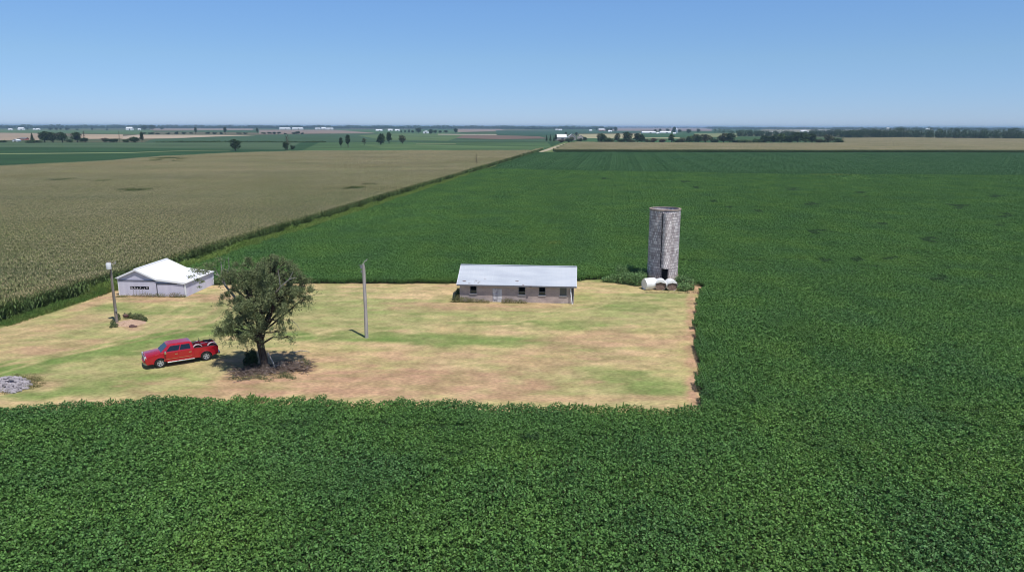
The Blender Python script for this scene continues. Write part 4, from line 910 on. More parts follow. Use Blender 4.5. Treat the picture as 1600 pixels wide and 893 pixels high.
for k in range(1):
    q = A+Vector((0, DP/2, 0)); hr_ = zat(722, 413.8, q.x, q.y)
he -= .02
PXM = wd/(896.5-718.5)                      # metres in a photo pixel along the front
wins = [(734.5, 745.3), (810.4, 821.3), (842.0, 852.6), (874.4, 885.4)]
def wz(py, x): q = A.lerp(B, (x-718.5)/178.0); return zat(x, py, q.x, q.y)
holes = []
for a_, b_ in wins:
    xm = (a_+b_)/2; holes.append(((a_-718.5)*PXM, (b_-718.5)*PXM, max(.75, wz(458.6+(xm-740)*.025, xm)), min(he-.12, wz(444.2+(xm-740)*.022, xm))))
dr = ((770.0-718.5)*PXM, (784.6-718.5)*PXM, 0.0, wz(450.8, 777))
def wallgrid(mb, x0, x1, z0, z1, hs, y0, y1):
    """a wall between y0 and y1 with real openings"""
    X_ = sorted({x0, x1, *[h[0] for h in hs], *[h[1] for h in hs]}); 
    for i in range(len(X_)-1):
        a_, b_ = X_[i], X_[i+1]; m_ = (a_+b_)/2; cut = [h for h in hs if h[0] < m_ < h[1]]
        if not cut: mb.box(((a_+b_)/2, (y0+y1)/2, (z0+z1)/2), (b_-a_, y1-y0, z1-z0))
        else:
            h = cut[0]
            if h[2] > z0+.01: mb.box((m_, (y0+y1)/2, (z0+h[2])/2), (b_-a_, y1-y0, h[2]-z0))
            mb.box((m_, (y0+y1)/2, (h[3]+z1)/2), (b_-a_, y1-y0, z1-h[3]))
mb = MB(); wallgrid(mb, 0, wd, 0, he-.05, holes+[dr], 0, .2)
mb.box((wd/2, DP-.1, he/2), (wd, .2, he-.1))
for x in (.1, wd-.1): mb.prism([(.2, 0), (DP-.2, 0), (DP-.2, he-.05), (DP/2, hr_-.14), (.2, he-.05)], x-.1, x+.1, 'x')
mb.build('wall', blockM, t)
MB().box((wd/2, DP/2, .03), (wd-.45, DP-.45, .06)).build('floor_slab', mat('dark_floor', (.10, .09, .08), .95), t)
mb = MB(); ov = .42; sl_ = (hr_-he)/(DP/2)
for sgn in (0, 1):
    if sgn == 0: pr = [(-ov, he-sl_*ov), (DP/2, hr_), (DP/2, hr_+.05), (-ov, he-sl_*ov+.05)]
    else: pr = [(DP+ov, he-sl_*ov), (DP/2, hr_), (DP/2, hr_+.05), (DP+ov, he-sl_*ov+.05)]
    mb.prism(pr, -.3, wd+.3, 'x')
    y_ = -ov if sgn == 0 else DP+ov
    ribs(mb, (-.3, y_, he-sl_*ov+.05), (wd+.3, y_, he-sl_*ov+.05), (wd+.3, DP/2, hr_+.05), (-.3, DP/2, hr_+.05), .6, .022, .05)
mb.box((wd/2, DP/2, hr_+.07), (wd+.62, .3, .04))
roof = mb.build('roof', galvM, t)
rustM = noisy('rust_patch', [(.12, .05, .03), (.25, .12, .07)], 6, .95)
mb = MB()
for px_, py_, s in ((727.5, 437, .28), (746, 436, .2), (751, 437.5, .16), (749.5, 439.5, .12), (810, 435.6, .26), (736, 440.5, .2), (831.5, 443.4, .2), (744, 439, .1), (759, 433, .1), (820, 441.6, .16)):
    x = (px_-720)*PXM*1.0; yy = DP/2*(441.5-py_)/28-.3; z = he+sl_*yy+.058
    mb.prism([(x+math.cos(k)*s*(.6+.4*((k*7) % 1)), yy+math.sin(k)*s*.5) for k in [i*.785 for i in range(8)]], z, z+.012, 'z')
mb.build('rust_patch', rustM, roof)
MB().box((wd/2, -ov-.02, he-sl_*ov-.03), (wd+.6, .04, .17)).build('fascia', mat('dark_fascia', (.16, .16, .18), .7), t)
for x in (-.31, wd+.31):
    mb = MB()
    for sgn in (0, 1):
        y0, y1 = (-ov, DP/2) if sgn == 0 else (DP+ov, DP/2)
        z0, z1 = he-sl_*ov, hr_
        mb.prism([(y0, z0-.12), (y1, z1-.12), (y1, z1+.075), (y0, z0+.075)], x-.02, x+.02, 'x')
    mb.build('gable_trim', trimM, t)
frameM = mat('old_window_frame', (.30, .29, .28), .8); glassM = mat('dark_glass', (.02, .025, .035), .12, 0, .6); silM = mat('pale_sill', (.46, .44, .44), .8)
for i, h in enumerate(holes):
    xm = (h[0]+h[1])/2; zm = (h[2]+h[3])/2; w_ = h[1]-h[0]; hh = h[3]-h[2]
    mb = MB()
    for s in (-1, 1): mb.box((xm+s*(w_/2-.03), .1, zm), (.06, .08, hh))
    mb.box((xm, .1, h[3]-.03), (w_-.12, .08, .06)); mb.box((xm, .1, h[2]+.03), (w_-.12, .08, .06))
    if i in (0, 1, 2): mb.box((xm, .1, h[2]+hh*.34), (w_-.12, .06, .04))
    o = mb.build('window', frameM, t)
    MB().box((xm, -.03, h[2]-.05), (w_+.10, .12, .07)).build('sill', silM, o)
    if i == 3: MB().box((xm, .12, zm), (w_-.1, .012, hh-.1)).build('pane', mat('blue_glass', (.05, .06, .10), .08, 0, .9), o)
    else: MB().box((xm+.0, .12, h[2]+hh*.18), (w_-.1, .012, hh*.3)).build('pane', glassM, o)
doorW = noisy('peeling_white_door', [(.30, .29, .33), (.60, .59, .63), (.74, .73, .75)], 2.4, .9, 7, stretch=(2, 1, .6), pos=(.35, .62))
mb = MB(); w_ = dr[1]-dr[0]
mb.box((dr[0]+w_*.26, .07, dr[3]/2), (w_*.50, .05, dr[3]-.04))
for k in range(3): mb.box((dr[0]+w_*.26, .035, .35+k*.62), (w_*.48, .03, .10))
mb.build('door', doorW, t)
mb = MB(); mb.box((dr[0]+w_*.76, .05, dr[3]*.62), (w_*.46, .05, dr[3]*.72)); mb.box((dr[0]+w_*.76, .06, dr[3]*.13), (w_*.46, .04, dr[3]*.24))
mb.build('door', noisy('white_door', [(.5, .5, .54), (.82, .81, .83)], 1.6, .8, 5, stretch=(1, 1, .5)), t)
mb = MB(); mb.tube([(wd-.16, -.10, he-.25), (wd-.16, -.10, .05)], .06, 6); mb.build('downpipe', mat('dark_pipe', (.07, .07, .08), .6), t)
q = t.matrix_world
MBp = MB(); MBp.box((0, 0, .95), (.10, .04, 1.95), rx=-.16, ry=-.12)
o = MBp.build('leaning_plank', trimM); o.location = A.lerp(B, .976)+Vector((0, -.32, 0)); tag(o, 'pale plank leaning on the right end of the block building', 'plank')
lob = []
for x, hh in ((708, .5), (712, .7), (716, .9), (722, .7), (729, .75), (735, .6), (741, .5), (748, .5), (755, .45), (762, .35)): 
    q = A.lerp(B, (x-718.5)/178); lob.append((q.x, q.y-.45, hh*.4, .5, .3, hh*.7))
weeds('dry_weeds', lob, 1700, .15, dryM, 'dry weeds along the left front of the block building')
lob = []
for x, hh in ((788, .5), (793, .7), (799, .6), (806, .45), (813, .5), (820, .3)):
    q = A.lerp(B, (x-718.5)/178); lob.append((q.x, q.y-.4, hh*.4, .45, .3, hh*.7))
weeds('dry_weeds', lob, 900, .14, dryM, 'dry weeds right of the white door of the block building', seed=4)
q = WX(714.5, 469.5)
t2 = thing('dark_shrub', 'small dark shrub at the left corner of the block building', 'shrub', q)
MB().tube([(0, 0, 0), (.05, 0, .5), (.2, .1, 1.1)], [.05, .04, .02], 5).build('stem', barkM, t2)
foliage('leaves', [(.05, 0, .8, .35, .4, .5), (.1, 0, 1.3, .22, .3, .35)], 420, .14, treeM[0], t2, 3)
# ------------------------------------------------------------------ silo
staveM = mat('concrete_stave', (.4, .37, .36), .9, 0, .15)
tc_ = N(staveM, 'ShaderNodeUVMap', uv_map='uv'); br = N(staveM, 'ShaderNodeTexBrick'); br.offset = .5
br.inputs['Scale'].default_value = 1; br.inputs['Brick Width'].default_value = .28; br.inputs['Row Height'].default_value = .42; br.inputs['Mortar Size'].default_value = .018; br.inputs['Bias'].default_value = 0
br.inputs['Color1'].default_value = (.50, .43, .43, 1); br.inputs['Color2'].default_value = (.92, .86, .84, 1); br.inputs['Mortar'].default_value = (.24, .205, .21, 1)
L(staveM, tc_.outputs[0], br.inputs[0])
c2, f2, s2 = noise_col(staveM, [(.78, .75, .76), (1.14, 1.12, 1.10)], 1.1, 6, stretch=(1.3, 1.3, .6)); setcol(staveM, mixc(staveM, br.outputs['Color'], c2, 1, 'MULTIPLY')); bump(staveM, br.outputs['Fac'], -.6, .02)
def cylwall(r, z0, z1, nseg, a0=0, a1=2*math.pi, rows=1, cx=0, cy=0):
    v = []; f = []; uv = []; 
    for j in range(rows+1):
        for k in range(nseg+1):
            a = a0+(a1-a0)*k/nseg; z = z0+(z1-z0)*j/rows; v.append((cx+r*math.cos(a), cy+r*math.sin(a), z)); uv.append((a*r, z))
    for j in range(rows):
        for k in range(nseg): i = j*(nseg+1)+k; f.append((i, i+1, i+nseg+2, i+nseg+1))
    return v, f, uv
def uvmesh(name, pieces, mats, parent, smooth=True):
    V = []; Fc = []; U = []
    for v, f, uv in pieces:
        b = len(V); V += v; U += uv; Fc += [tuple(b+i for i in q) for q in f]
    me = bpy.data.meshes.new(name); me.from_pydata(V, [], Fc); ul = me.uv_layers.new(name='uv')
    for l in me.loops: ul.data[l.index].uv = U[l.vertex_index]
    if smooth: me.polygons.foreach_set('use_smooth', [True]*len(me.polygons))
    me.update(); return link(name, me, parent, mats)
base = WX(1034.3, 439.5); SR = 2.07
q = WX(1034.3, 439.5); SH = zat(1037.5, 325.2, q.x, q.y)
t = thing('concrete_silo', 'tall roofless concrete stave silo with a chute down its front, behind the white bales', 'silo', base, math.atan2(-base.x, base.y)*0)
TB = math.atan2(-base.y, -base.x)                                  # direction towards the camera
ca_ = TB+.15                                                        # chute stands a little right of the centre
dz = 2.35
gap = .17
pcs = [cylwall(SR, dz, SH, 64), cylwall(SR, 0, dz, 60, ca_+gap, ca_+2*math.pi-gap), cylwall(SR-.16, 0, SH, 64)]
pcs[2] = (pcs[2][0], [tuple(reversed(f)) for f in pcs[2][1]], pcs[2][2])
v = []; f = []; uv = []
for k in range(65):
    a = 2*math.pi*k/64
    for r_ in (SR, SR-.16): v.append((r_*math.cos(a), r_*math.sin(a), SH)); uv.append((a*2, r_))
for k in range(64): f.append((2*k, 2*k+2, 2*k+3, 2*k+1))
uvmesh('wall', pcs+[(v, f, uv)], [staveM], t)
hoopM = mat('rusty_hoop', (.13, .10, .095), .8, .3)
mb = MB()
for j in range(28):
    z = .4+j*(SH-.5)/27.5
    ring = [(math.cos(2*math.pi*k/48)*(SR+.012), math.sin(2*math.pi*k/48)*(SR+.012), z) for k in range(49)]
    mb.tube(ring, .011, 4, cap=False)
mb.build('steel_hoops', hoopM, t)
mb = MB(); lathe(mb, [(SR+.05, SH-.22), (SR+.07, SH), (SR-.2, SH+.02), (SR-.2, SH-.1)], 64)
mb.build('top_rim', noisy('worn_rim', [(.30, .22, .18), (.50, .42, .36)], 2, .9), t)
cr = .55; cx, cy = math.cos(ca_)*(SR+.38), math.sin(ca_)*(SR+.38)
pc = cylwall(cr, dz+.0, SH-.35, 24, ca_-math.pi/2, ca_+math.pi/2, 1, cx, cy); vv, ff, uu = pc
for sgn in (-1, 1):                                                  # straight cheeks back to the wall
    a_ = ca_+sgn*math.pi/2; ox, oy = cx+cr*math.cos(a_), cy+cr*math.sin(a_); ix_, iy_ = ox-math.cos(ca_)*.62, oy-math.sin(ca_)*.62
    b_ = len(vv); vv += [(ox, oy, dz), (ix_, iy_, dz), (ix_, iy_, SH-.35), (ox, oy, SH-.35)]; uu += [(0, dz), (.6, dz), (.6, SH), (0, SH)]; ff.append((b_, b_+1, b_+2, b_+3))
ch = uvmesh('chute', [(vv, ff, uu)], [staveM], t, False)
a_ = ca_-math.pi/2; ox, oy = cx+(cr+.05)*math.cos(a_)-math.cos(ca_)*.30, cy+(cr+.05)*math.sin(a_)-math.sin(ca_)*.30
MB().box((ox, oy, (dz+SH-.4)/2), (.50, .11, SH-.4-dz), rz=ca_).build('chute_shadow_strip', mat('painted_chute_shadow', (.055, .05, .06), .9), t)  # added dark strip: paints the shadow along the chute's left side
md = ch.modifiers.new('thick', 'SOLIDIFY'); md.thickness = .06; md.offset = -1
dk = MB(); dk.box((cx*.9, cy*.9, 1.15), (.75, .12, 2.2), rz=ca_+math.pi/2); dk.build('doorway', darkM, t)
mb = MB()
for s in (-1, 1):
    q = Vector((math.cos(ca_+s*.22)*(SR+.03), math.sin(ca_+s*.22)*(SR+.03), 1.1)); mb.box(q, (.14, .10, 2.2), rz=ca_+math.pi/2)
mb.build('door_frame', noisy('grey_door_frame', [(.16, .14, .15), (.3, .27, .28)], 3, .9), t)
# ------------------------------------------------------------------ three wrapped bales
wrapM = noisy('white_bale_wrap', [(.86, .86, .86), (.93, .93, .92)], 3, .38, 4, .3, .02, spec=.5)
hayM = noisy('old_hay', [(.13, .085, .075), (.24, .165, .14), (.33, .25, .20)], 7, .95, 7, .9, .05)
def bale(px_, py_, r_, ln, rz, label, seed, damage=False):
    p = WX(px_, py_); rg = random.Random(seed)
    t = thing('round_bale', label, 'bale', (p.x, p.y, 0), rz, 'white wrapped round bales before the silo')
    mb = MB(); n = 36; prof = []
    y0, y1 = -ln/2, ln/2
    v = []; f = []; rows = [(y0-.16, r_*.95), (y0-.10, r_*.985), (y0+.3, r_*1.0), (0, r_*1.02), (y1-.2, r_), (y1, r_*.9), (y1+.04, .3), (y1+.05, .001)]
    for yy, rr in rows:
        for k in range(n):
            a = 2*math.pi*k/n; q = rr*(1+.018*math.sin(a*5+seed)+.01*rg.random()); z = max(.02, r_*.94+q*math.sin(a)); v.append((q*math.cos(a), yy+.02*math.sin(3*a+seed), z))
    for i in range(len(rows)-1):
        for k in range(n): f.append((i*n+k, i*n+(k+1) % n, (i+1)*n+(k+1) % n, (i+1)*n+k))
    mb.add(v, f)
    if not damage:                                                  # the film sags over the upper part of the open end
        arc = [(r_*.97*math.cos(a), r_*.94+r_*.97*math.sin(a)) for a in [math.radians(22+k*136/14) for k in range(15)]]
        low = [(-x*1.0, z) for x, z in []]
        mb.prism(arc+[(-.25*r_, r_*1.42), (0, r_*1.50), (.28*r_, r_*1.40)], y0-.165, y0-.12, 'y')
    mb.build('wrap', wrapM, t, True)
    mb = MB(); v = [(0, y0-.03, r_*.80)]; 
    for rr in (.45, .9):
        for k in range(n): a = 2*math.pi*k/n; q = r_*rr*(1+.03*rg.random()); v.append((q*math.cos(a), y0+(.0 if rr > .5 else -.05)+.03*rg.random(), max(.02, r_*.80+q*math.sin(a)*.92)))
    f = [(0, 1+k, 1+(k+1) % n) for k in range(n)]+[(1+k, 1+n+k, 1+n+(k+1) % n, 1+(k+1) % n) for k in range(n)]
    mb.add(v, f); mb.build('hay_face', hayM, t, True)
    if damage:
        MB().tube([(0, y0-.10, r_*.94), (0, y0-.06, r_*.94)], r_*.93, 28).build('end_film', wrapM, t)
        mb = MB()
        for (a, yy, s) in ((2.6, -.35, .24), (2.95, -.1, .18), (3.05, -.5, .16), (-.1+3.3, .2, .15)):
            c = Vector((math.cos(a)*r_*1.015, yy, r_*.94+r_*1.015*math.sin(a))); mb.box(c, (.05, s*1.3, s), ry=-a+0.0, rx=.3)
        mb.build('torn_hole', hayM, t)
    return t
bale(1015.5, 451.5, .78, 1.5, R(-72), 'leftmost white wrapped bale, turned sideways with torn holes', 1, True)
bale(1031.2, 451.6, .74, 1.35, R(-7), 'middle white wrapped bale with its brown hay end facing front', 2)
bale(1047.2, 452.2, .73, 1.4, R(6), 'rightmost white wrapped bale with a brown end, beside the green bush', 3)
# bushes round the silo
def bush(name, label, lobs, n, size, m, seed, group=None, cat='bush'):
    """lobes: (px, py of ground contact, radius px, height m)"""
    x0 = sum(l[0] for l in lobs)/len(lobs); y0 = sum(l[1] for l in lobs)/len(lobs); c = WX(x0, y0)
    t = thing(name, label, cat, c, 0, group); Ls = []
    mb = MB()
    for px_, py_, rp, h in lobs:
        q = WX(px_, py_)-c; r_ = rp*q.y*0+rp*(c.y*1.02)/F; Ls.append((q.x, q.y, h*.45, r_, r_*.8, h*.52))
        for k in range(4): mb.tube([(q.x, q.y, 0), (q.x+math.cos(k*1.7)*r_*.4, q.y+math.sin(k*1.7)*r_*.4, h*.7)], [.03, .01], 4)
    mb.build('stems', barkM, t); foliage('leaves', Ls, n, size, m, t, seed, .35, .6, .45)
    return t
bush('leafy_bush', 'spreading green bush left of the silo, reaching to the grass', [(946, 440, 7, .8), (955, 441, 10, 1.1), (965, 441, 10, 1.5), (975, 443, 11, 1.7), (986, 444, 12, 1.8), (997, 446, 12, 1.9), (968, 432, 9, 1.9), (982, 433, 11, 1.9), (1003, 441, 9, 1.6)], 6500, .20, bushM, 11, 'bushes round the silo')
bush('leafy_bush', 'dark green bush against the left foot of the silo', [(1004, 438, 8, 1.9), (1009, 440, 5, 1.5)], 1100, .18, bushM, 13, 'bushes round the silo')
bush('leafy_bush', 'light green bush right of the silo and the bales', [(1060, 447, 8, 1.5), (1068, 448, 10, 1.7), (1077, 449, 9, 1.4), (1068, 454, 11, 1.1), (1080, 453, 6, .7)], 3600, .18, bushM, 12, 'bushes round the silo')
q = WX(1056.5, 440); bush('leafy_bush', 'small brownish shrub at the right foot of the silo', [(1056.5, 440.5, 4, 1.4)], 350, .16, dryM, 14, 'bushes round the silo')
lob = [(*WX(x, 457.5)[:2], .08, .5, .3, .22) for x in (1010, 1018, 1026, 1036, 1045, 1054, 1062, 1074, 1084)]
weeds('short_weeds', lob, 900, .10, darkweedM, 'short weeds at the feet of the white bales')

# ------------------------------------------------------------------ poles
poleM = noisy('weathered_pole', [(.30, .27, .26), (.46, .43, .42), (.36, .33, .32)], 1.6, .9, 7, .8, .03, stretch=(3, 3, .25))
p = WX(182.8, 504.5); h = zat(180.6, 408, p.x, p.y)
t = thing('utility_pole', 'thin utility pole carrying a white transformer, standing left of the white barn', 'utility pole', p)
poleD = noisy('dark_pole', [(.16, .13, .11), (.30, .26, .23)], 1.6, .9, 7, .6, .02, stretch=(3, 3, .3))
MB().tube([(0, 0, -.1), (-.01, 0, h*.5), (0.0, 0, h)], [.17, .14, .11], 12).build('pole', poleD, t, True)
hz = zat(180.5, 414, p.x, p.y)
mb = MB(); lathe(mb, [(.02, hz-.34), (.24, hz-.33), (.26, hz-.28), (.26, hz+.28), (.22, hz+.34), (.02, hz+.37)], 20, c=(0.03, -.38))
tr_ = mb.build('transformer', mat('transformer_white', (.72, .74, .78), .4), t, True)
mb = MB(); mb.tube([(-.07, -.38, hz+.34), (-.09, -.38, hz+.56)], [.05, .03], 8); mb.build('bushing', mat('porcelain', (.32, .28, .26), .3), tr_)
mb = MB(); mb.tube([(.13, -.38, hz+.34), (.15, -.38, hz+.54)], [.05, .03], 8); mb.build('bushing', MATS['porcelain'], tr_)
mb = MB(); mb.box((0, -.16, hz+.15), (.1, .2, .08)); mb.box((0, -.16, hz-.15), (.1, .2, .08)); mb.build('bracket', trackD, t)
mb = MB(); mb.box((.34, -.05, hz+.22), (.6, .07, .07), ry=-.15); mb.tube([(.58, -.05, hz+.2), (.60, -.05, hz+.52)], .045, 6); mb.build('cutout_arm', poleM, t)
mb = MB(); mb.box((.15, -.16, 1.5), (.16, .10, .3)); mb.tube([(.12, -.12, 1.6), (.12, -.12, hz-.4)], .02, 5); mb.build('conduit', mat('grey_conduit', (.3, .3, .31), .6), t)
p = WX(572.5, 527.5); h = zat(569, 412.5, p.x, p.y)
t = thing('old_pole', 'bare grey weathered wooden pole with a bent bracket on top, in the open grass', 'pole', p)
MB().tube([(0, 0, -.1), (0.02, 0, h*.4), (-.02, 0, h)], [.18, .155, .13], 14).build('pole', poleM, t, True)
mb = MB(); mb.tube([(.19, -.06, 0), (.19, -.06, .6), (.16, -.05, h*.8), (.14, -.04, h*.96)], .04, 8); mb.build('conduit', noisy('grey_pipe', [(.34, .31, .31), (.46, .43, .43)], 3, .6), t, True)
mb = MB(); mb.tube([(.02, -.02, h-.15), (.05, -.03, h+.12), (.16, -.04, h+.30), (.34, -.05, h+.38), (.42, -.05, h+.55)], [.045, .045, .045, .05, .03], 8)
mb.build('lamp_arm', mat('dull_metal', (.55, .58, .52), .5, .3), t, True)
mb = MB(); mb.box((-.22, -.08, h-.25), (.14, .12, .32)); mb.box((-.22, -.08, h-.75), (.10, .10, .18)); mb.tube([(-.45, -.05, h-.05), (0, 0, h-.18)], .02, 5); mb.build('insulator_rack', mat('rack_grey', (.22, .24, .27), .6), t)

# ------------------------------------------------------------------ the big tree
bigleafM = leafmat('elm_leaf', [(.17, .225, .090), (.24, .28, .135), (.20, .25, .11)], 1.2, .6, .30, .3, vmin=.5, vmax=1.45)
bigbarkM = noisy('rough_dark_bark', [(.022, .017, .014), (.065, .050, .042), (.11, .088, .072)], 3.2, .95, 8, 1.0, .06, stretch=(2.5, 2.5, .5))
deadbarkM = noisy('bare_grey_wood', [(.26, .235, .21), (.42, .385, .35)], 4, .9, 6, .6, .02, stretch=(3, 3, 1))
TB_ = WX(413, 577); tre = thing('shade_tree', 'big spreading tree with thin grey green leaves and a dark trunk, beside the red truck', 'tree', TB_)
def tp(px_, py_, dy=0.0):
    """a point of the tree seen at the photo pixel, dy metres behind the trunk plane (local)"""
    d = fw*F + rt*(px_-800) - up*(py_-446.5); k = (TB_.y+dy)/d[1]
    return Vector((d[0]*k-TB_.x, dy, CH+d[2]*k))
rg = random.Random(21); nrg = np.random.default_rng(21)
trunk = MB()
c0 = [Vector((0, 0, -.2)), Vector((.02, 0, .12)), tp(412, 560), tp(408, 543), tp(405, 523)]
trunk.tube([c0[0], c0[1], tp(412.5, 568), c0[2], c0[3], c0[4]], [.58, .46, .36, .33, .31, .33], 16)
for k in range(7):
    a = k*.9+.3; trunk.tube([(0, 0, .55), (math.cos(a)*.55, math.sin(a)*.55, .18), (math.cos(a)*1.15, math.sin(a)*1.1, -.08)], [.28, .2, .06], 6)
# crown lobes: px, py, depth, radius in metres (x, y, z), density
LOB = [(400, 418, .3, 1.5, 1.5, .95, 1.0), (437, 418, -.2, 1.55, 1.5, .95, 1.1), (420, 436, .4, 2.1, 2.0, 1.2, 1.1), (376, 428, -.3, 1.3, 1.4, 1.0, .9), (366, 448, .6, 1.35, 1.4, 1.1, .8),
       (390, 458, -.5, 1.9, 2.0, 1.2, 1.1), (455, 438, .5, 1.55, 1.5, 1.0, 1.0), (468, 455, .1, 1.05, 1.2, .9, .8), (440, 458, -.8, 1.8, 1.8, 1.1, 1.05), (415, 478, -1.0, 2.0, 1.7, 1.1, 1.0),
       (370, 482, -.5, 1.45, 1.5, 1.0, .95), (385, 505, -.9, 1.5, 1.4, .95, 1.0), (359, 508, .2, .95, 1.2, .75, .8), (438, 486, .5, 1.15, 1.3, .9, .7), (444, 506, -.5, .7, .8, .7, .5), (434, 516, -.8, .65, .8, .6, .4),
       (372, 522, -.3, .95, 1.0, .55, .7), (395, 526, -1.0, .8, .9, .5, .5), (477, 446, .4, .55, .8, .6, .6), (428, 406, .2, .85, .9, .5, .7), (352, 430, .5, .6, .7, .6, .5), (450, 527, -.2, .4, .5, .3, .3), (346, 515, .1, .5, .7, .45, .6), (482, 462, .3, .35, .5, .6, .45)]
limb = []
nodes = []
for i, (px_, py_, dy, rx, ry, rz_, dn) in enumerate(LOB):
    c = tp(px_, py_, dy*1.3)
    s = tp(405, 523) if py_ < 500 else tp(407, 538)
    if i in (4, 3, 20, 13, 14): s = s.lerp(tp(400, 480, .1), .6)
    m1 = s.lerp(c, .4)+Vector((rg.uniform(-.3, .3), rg.uniform(-.3, .3), .25 if py_ < 500 else .5)); m2 = s.lerp(c, .75)+Vector((rg.uniform(-.2, .2), 0, .15))
    r_ = .07+.05*rx
    trunk.tube([s, m1, m2, c], [r_*1.15, r_*.75, r_*.5, r_*.22], 8)
    for k in range(int(14*rx*dn)+3):
        d = Vector(nrg.normal(size=3)); d.normalize(); q = c+Vector((d.x*rx, d.y*ry, d.z*rz_))*rg.uniform(.55, 1.05)
        a = m1.lerp(c, rg.uniform(.3, 1)); mm = a.lerp(q, .55)+Vector((0, 0, .15))
        if k % 2 == 0: trunk.tube([a, mm, q], [.045, .028, .010], 4, cap=False)
        nodes.append((q, dn, c))
trunk.build('trunk', bigbarkM, tre, True)
P = []; Nn = []
for q, dn, c in nodes:
    n = int(270*dn*rg.uniform(.4, 1.4)); out = (q-c); out.z *= .3
    if out.length > 0: out.normalize()
    for sprig in range(5):
        dr = Vector(nrg.normal(size=3)).normalized()*.6+out*.5+Vector((0, 0, -.45)); ln = rg.uniform(.3, .95)
        tt = nrg.random(n//5); jit = nrg.normal(size=(n//5, 3))*(.07+.05*tt[:, None])
        pts = np.array(q)[None]+np.array(dr)[None]*ln*tt[:, None]+jit; pts[:, 2] -= .25*tt**2*ln
        P.append(pts); Nn.append(np.tile(np.array([out.x*.5, out.y*.5, .7]), (len(pts), 1)))
P = np.concatenate(P); Nn = np.concatenate(Nn)
V, Q = leafquads(P, .125*nrg.uniform(.6, 1.35, len(P)), nrg, .25, .5, nrm=Nn)
print('big tree leaves', len(P))
link('crown', npmesh('crown', V, Q), tre, [bigleafM])
# bare dead limbs at the upper left, and a few in the crown
mb = MB()
for pts, r_ in [([(372, 470, .2), (352, 446, .3), (347, 430, .4), (345, 408, .4)], .12), ([(352, 446, .3), (341, 430, .5), (335, 418, .6)], .07), ([(349, 438, .3), (358, 418, .2), (357, 402, .1)], .06),
                ([(347, 430, .4), (350, 415, .3), (350, 404, .2)], .045), ([(341, 430, .5), (332, 427, .5), (325, 424, .5)], .05), ([(325, 424, .5), (312, 428, .4), (300, 423, .4)], .035), ([(420, 470, -.9), (438, 448, -1.6), (452, 436, -1.9), (458, 424, -1.9)], .08),
                ([(438, 448, -1.6), (436, 432, -1.9), (434, 420, -1.9)], .05), ([(452, 436, -1.9), (464, 433, -2.0)], .04), ([(424, 520, -.6), (420, 508, -1.2)], .05), ([(455, 500, -.4), (464, 507, -.3), (469, 516, -.3)], .03)]:
    n = len(pts); new = pts[0] in ((372, 470, .2), (420, 470, -.9), (424, 520, -.6), (455, 500, -.4))
    if new and mb.v: mb.build('dead_limb', deadbarkM, tre, True); mb = MB()
    mb.tube([tp(*p) for p in pts], [r_*(1-.75*i/(n-1)) for i in range(n)], 6)
mb.build('dead_limb', deadbarkM, tre, True)
# the far reaching leafy sprig in front of the barn
P = []
for (a, b, dy, s, n) in [(306, 421, .4, .45, 170), (316, 424, .4, .5, 200), (328, 420, .5, .45, 150), (299, 432, .3, .3, 70), (308, 437, .3, .28, 70), (334, 412, .5, .4, 110), (322, 413, .5, .35, 80), (343, 405, .4, .35, 90), (316, 440, .3, .25, 60), (312, 448, .3, .16, 30)]:
    P.append(np.array(tp(a, b, dy))+nrg.normal(size=(n, 3))*s*.5*np.array([1.1, 1, .55]))
P = np.concatenate(P); V, Q = leafquads(P, .15*nrg.uniform(.6, 1.3, len(P)), nrg, .2, .5)
link('side_sprig', npmesh('side_sprig', V, Q), tre, [bigleafM])
# what lies at its foot
twigM = noisy('brush_twigs', [(.07, .05, .04), (.16, .12, .10), (.26, .21, .19)], 3, .95, 5)
mb = MB()
for k in range(620):
    a = rg.random(); px_ = 364+120*a; py_ = 587+rg.gauss(0, 5.0)-(px_-366)*.11; q = WX(px_, py_); th = rg.uniform(-.7, .7)+(math.pi if rg.random() < .5 else 0); l = rg.uniform(.3, 1.1)
    z0 = rg.uniform(.02, .35)*(math.exp(-((px_-390)/30)**2)+math.exp(-((px_-455)/26)**2))+.04; d = Vector((math.cos(th)*l, math.sin(th)*l*.6, rg.uniform(-.05, .35)))
    mb.tube([q+Vector((0, 0, z0)), q+Vector((0, 0, z0+.05))+d*.5, q+Vector((0, 0, z0))+d], [.022, .018, .008], 4, cap=False)
tag(mb.build('brush_litter', twigM), 'litter of broken twigs and brush round the foot of the big tree', 'brush', kind='stuff')
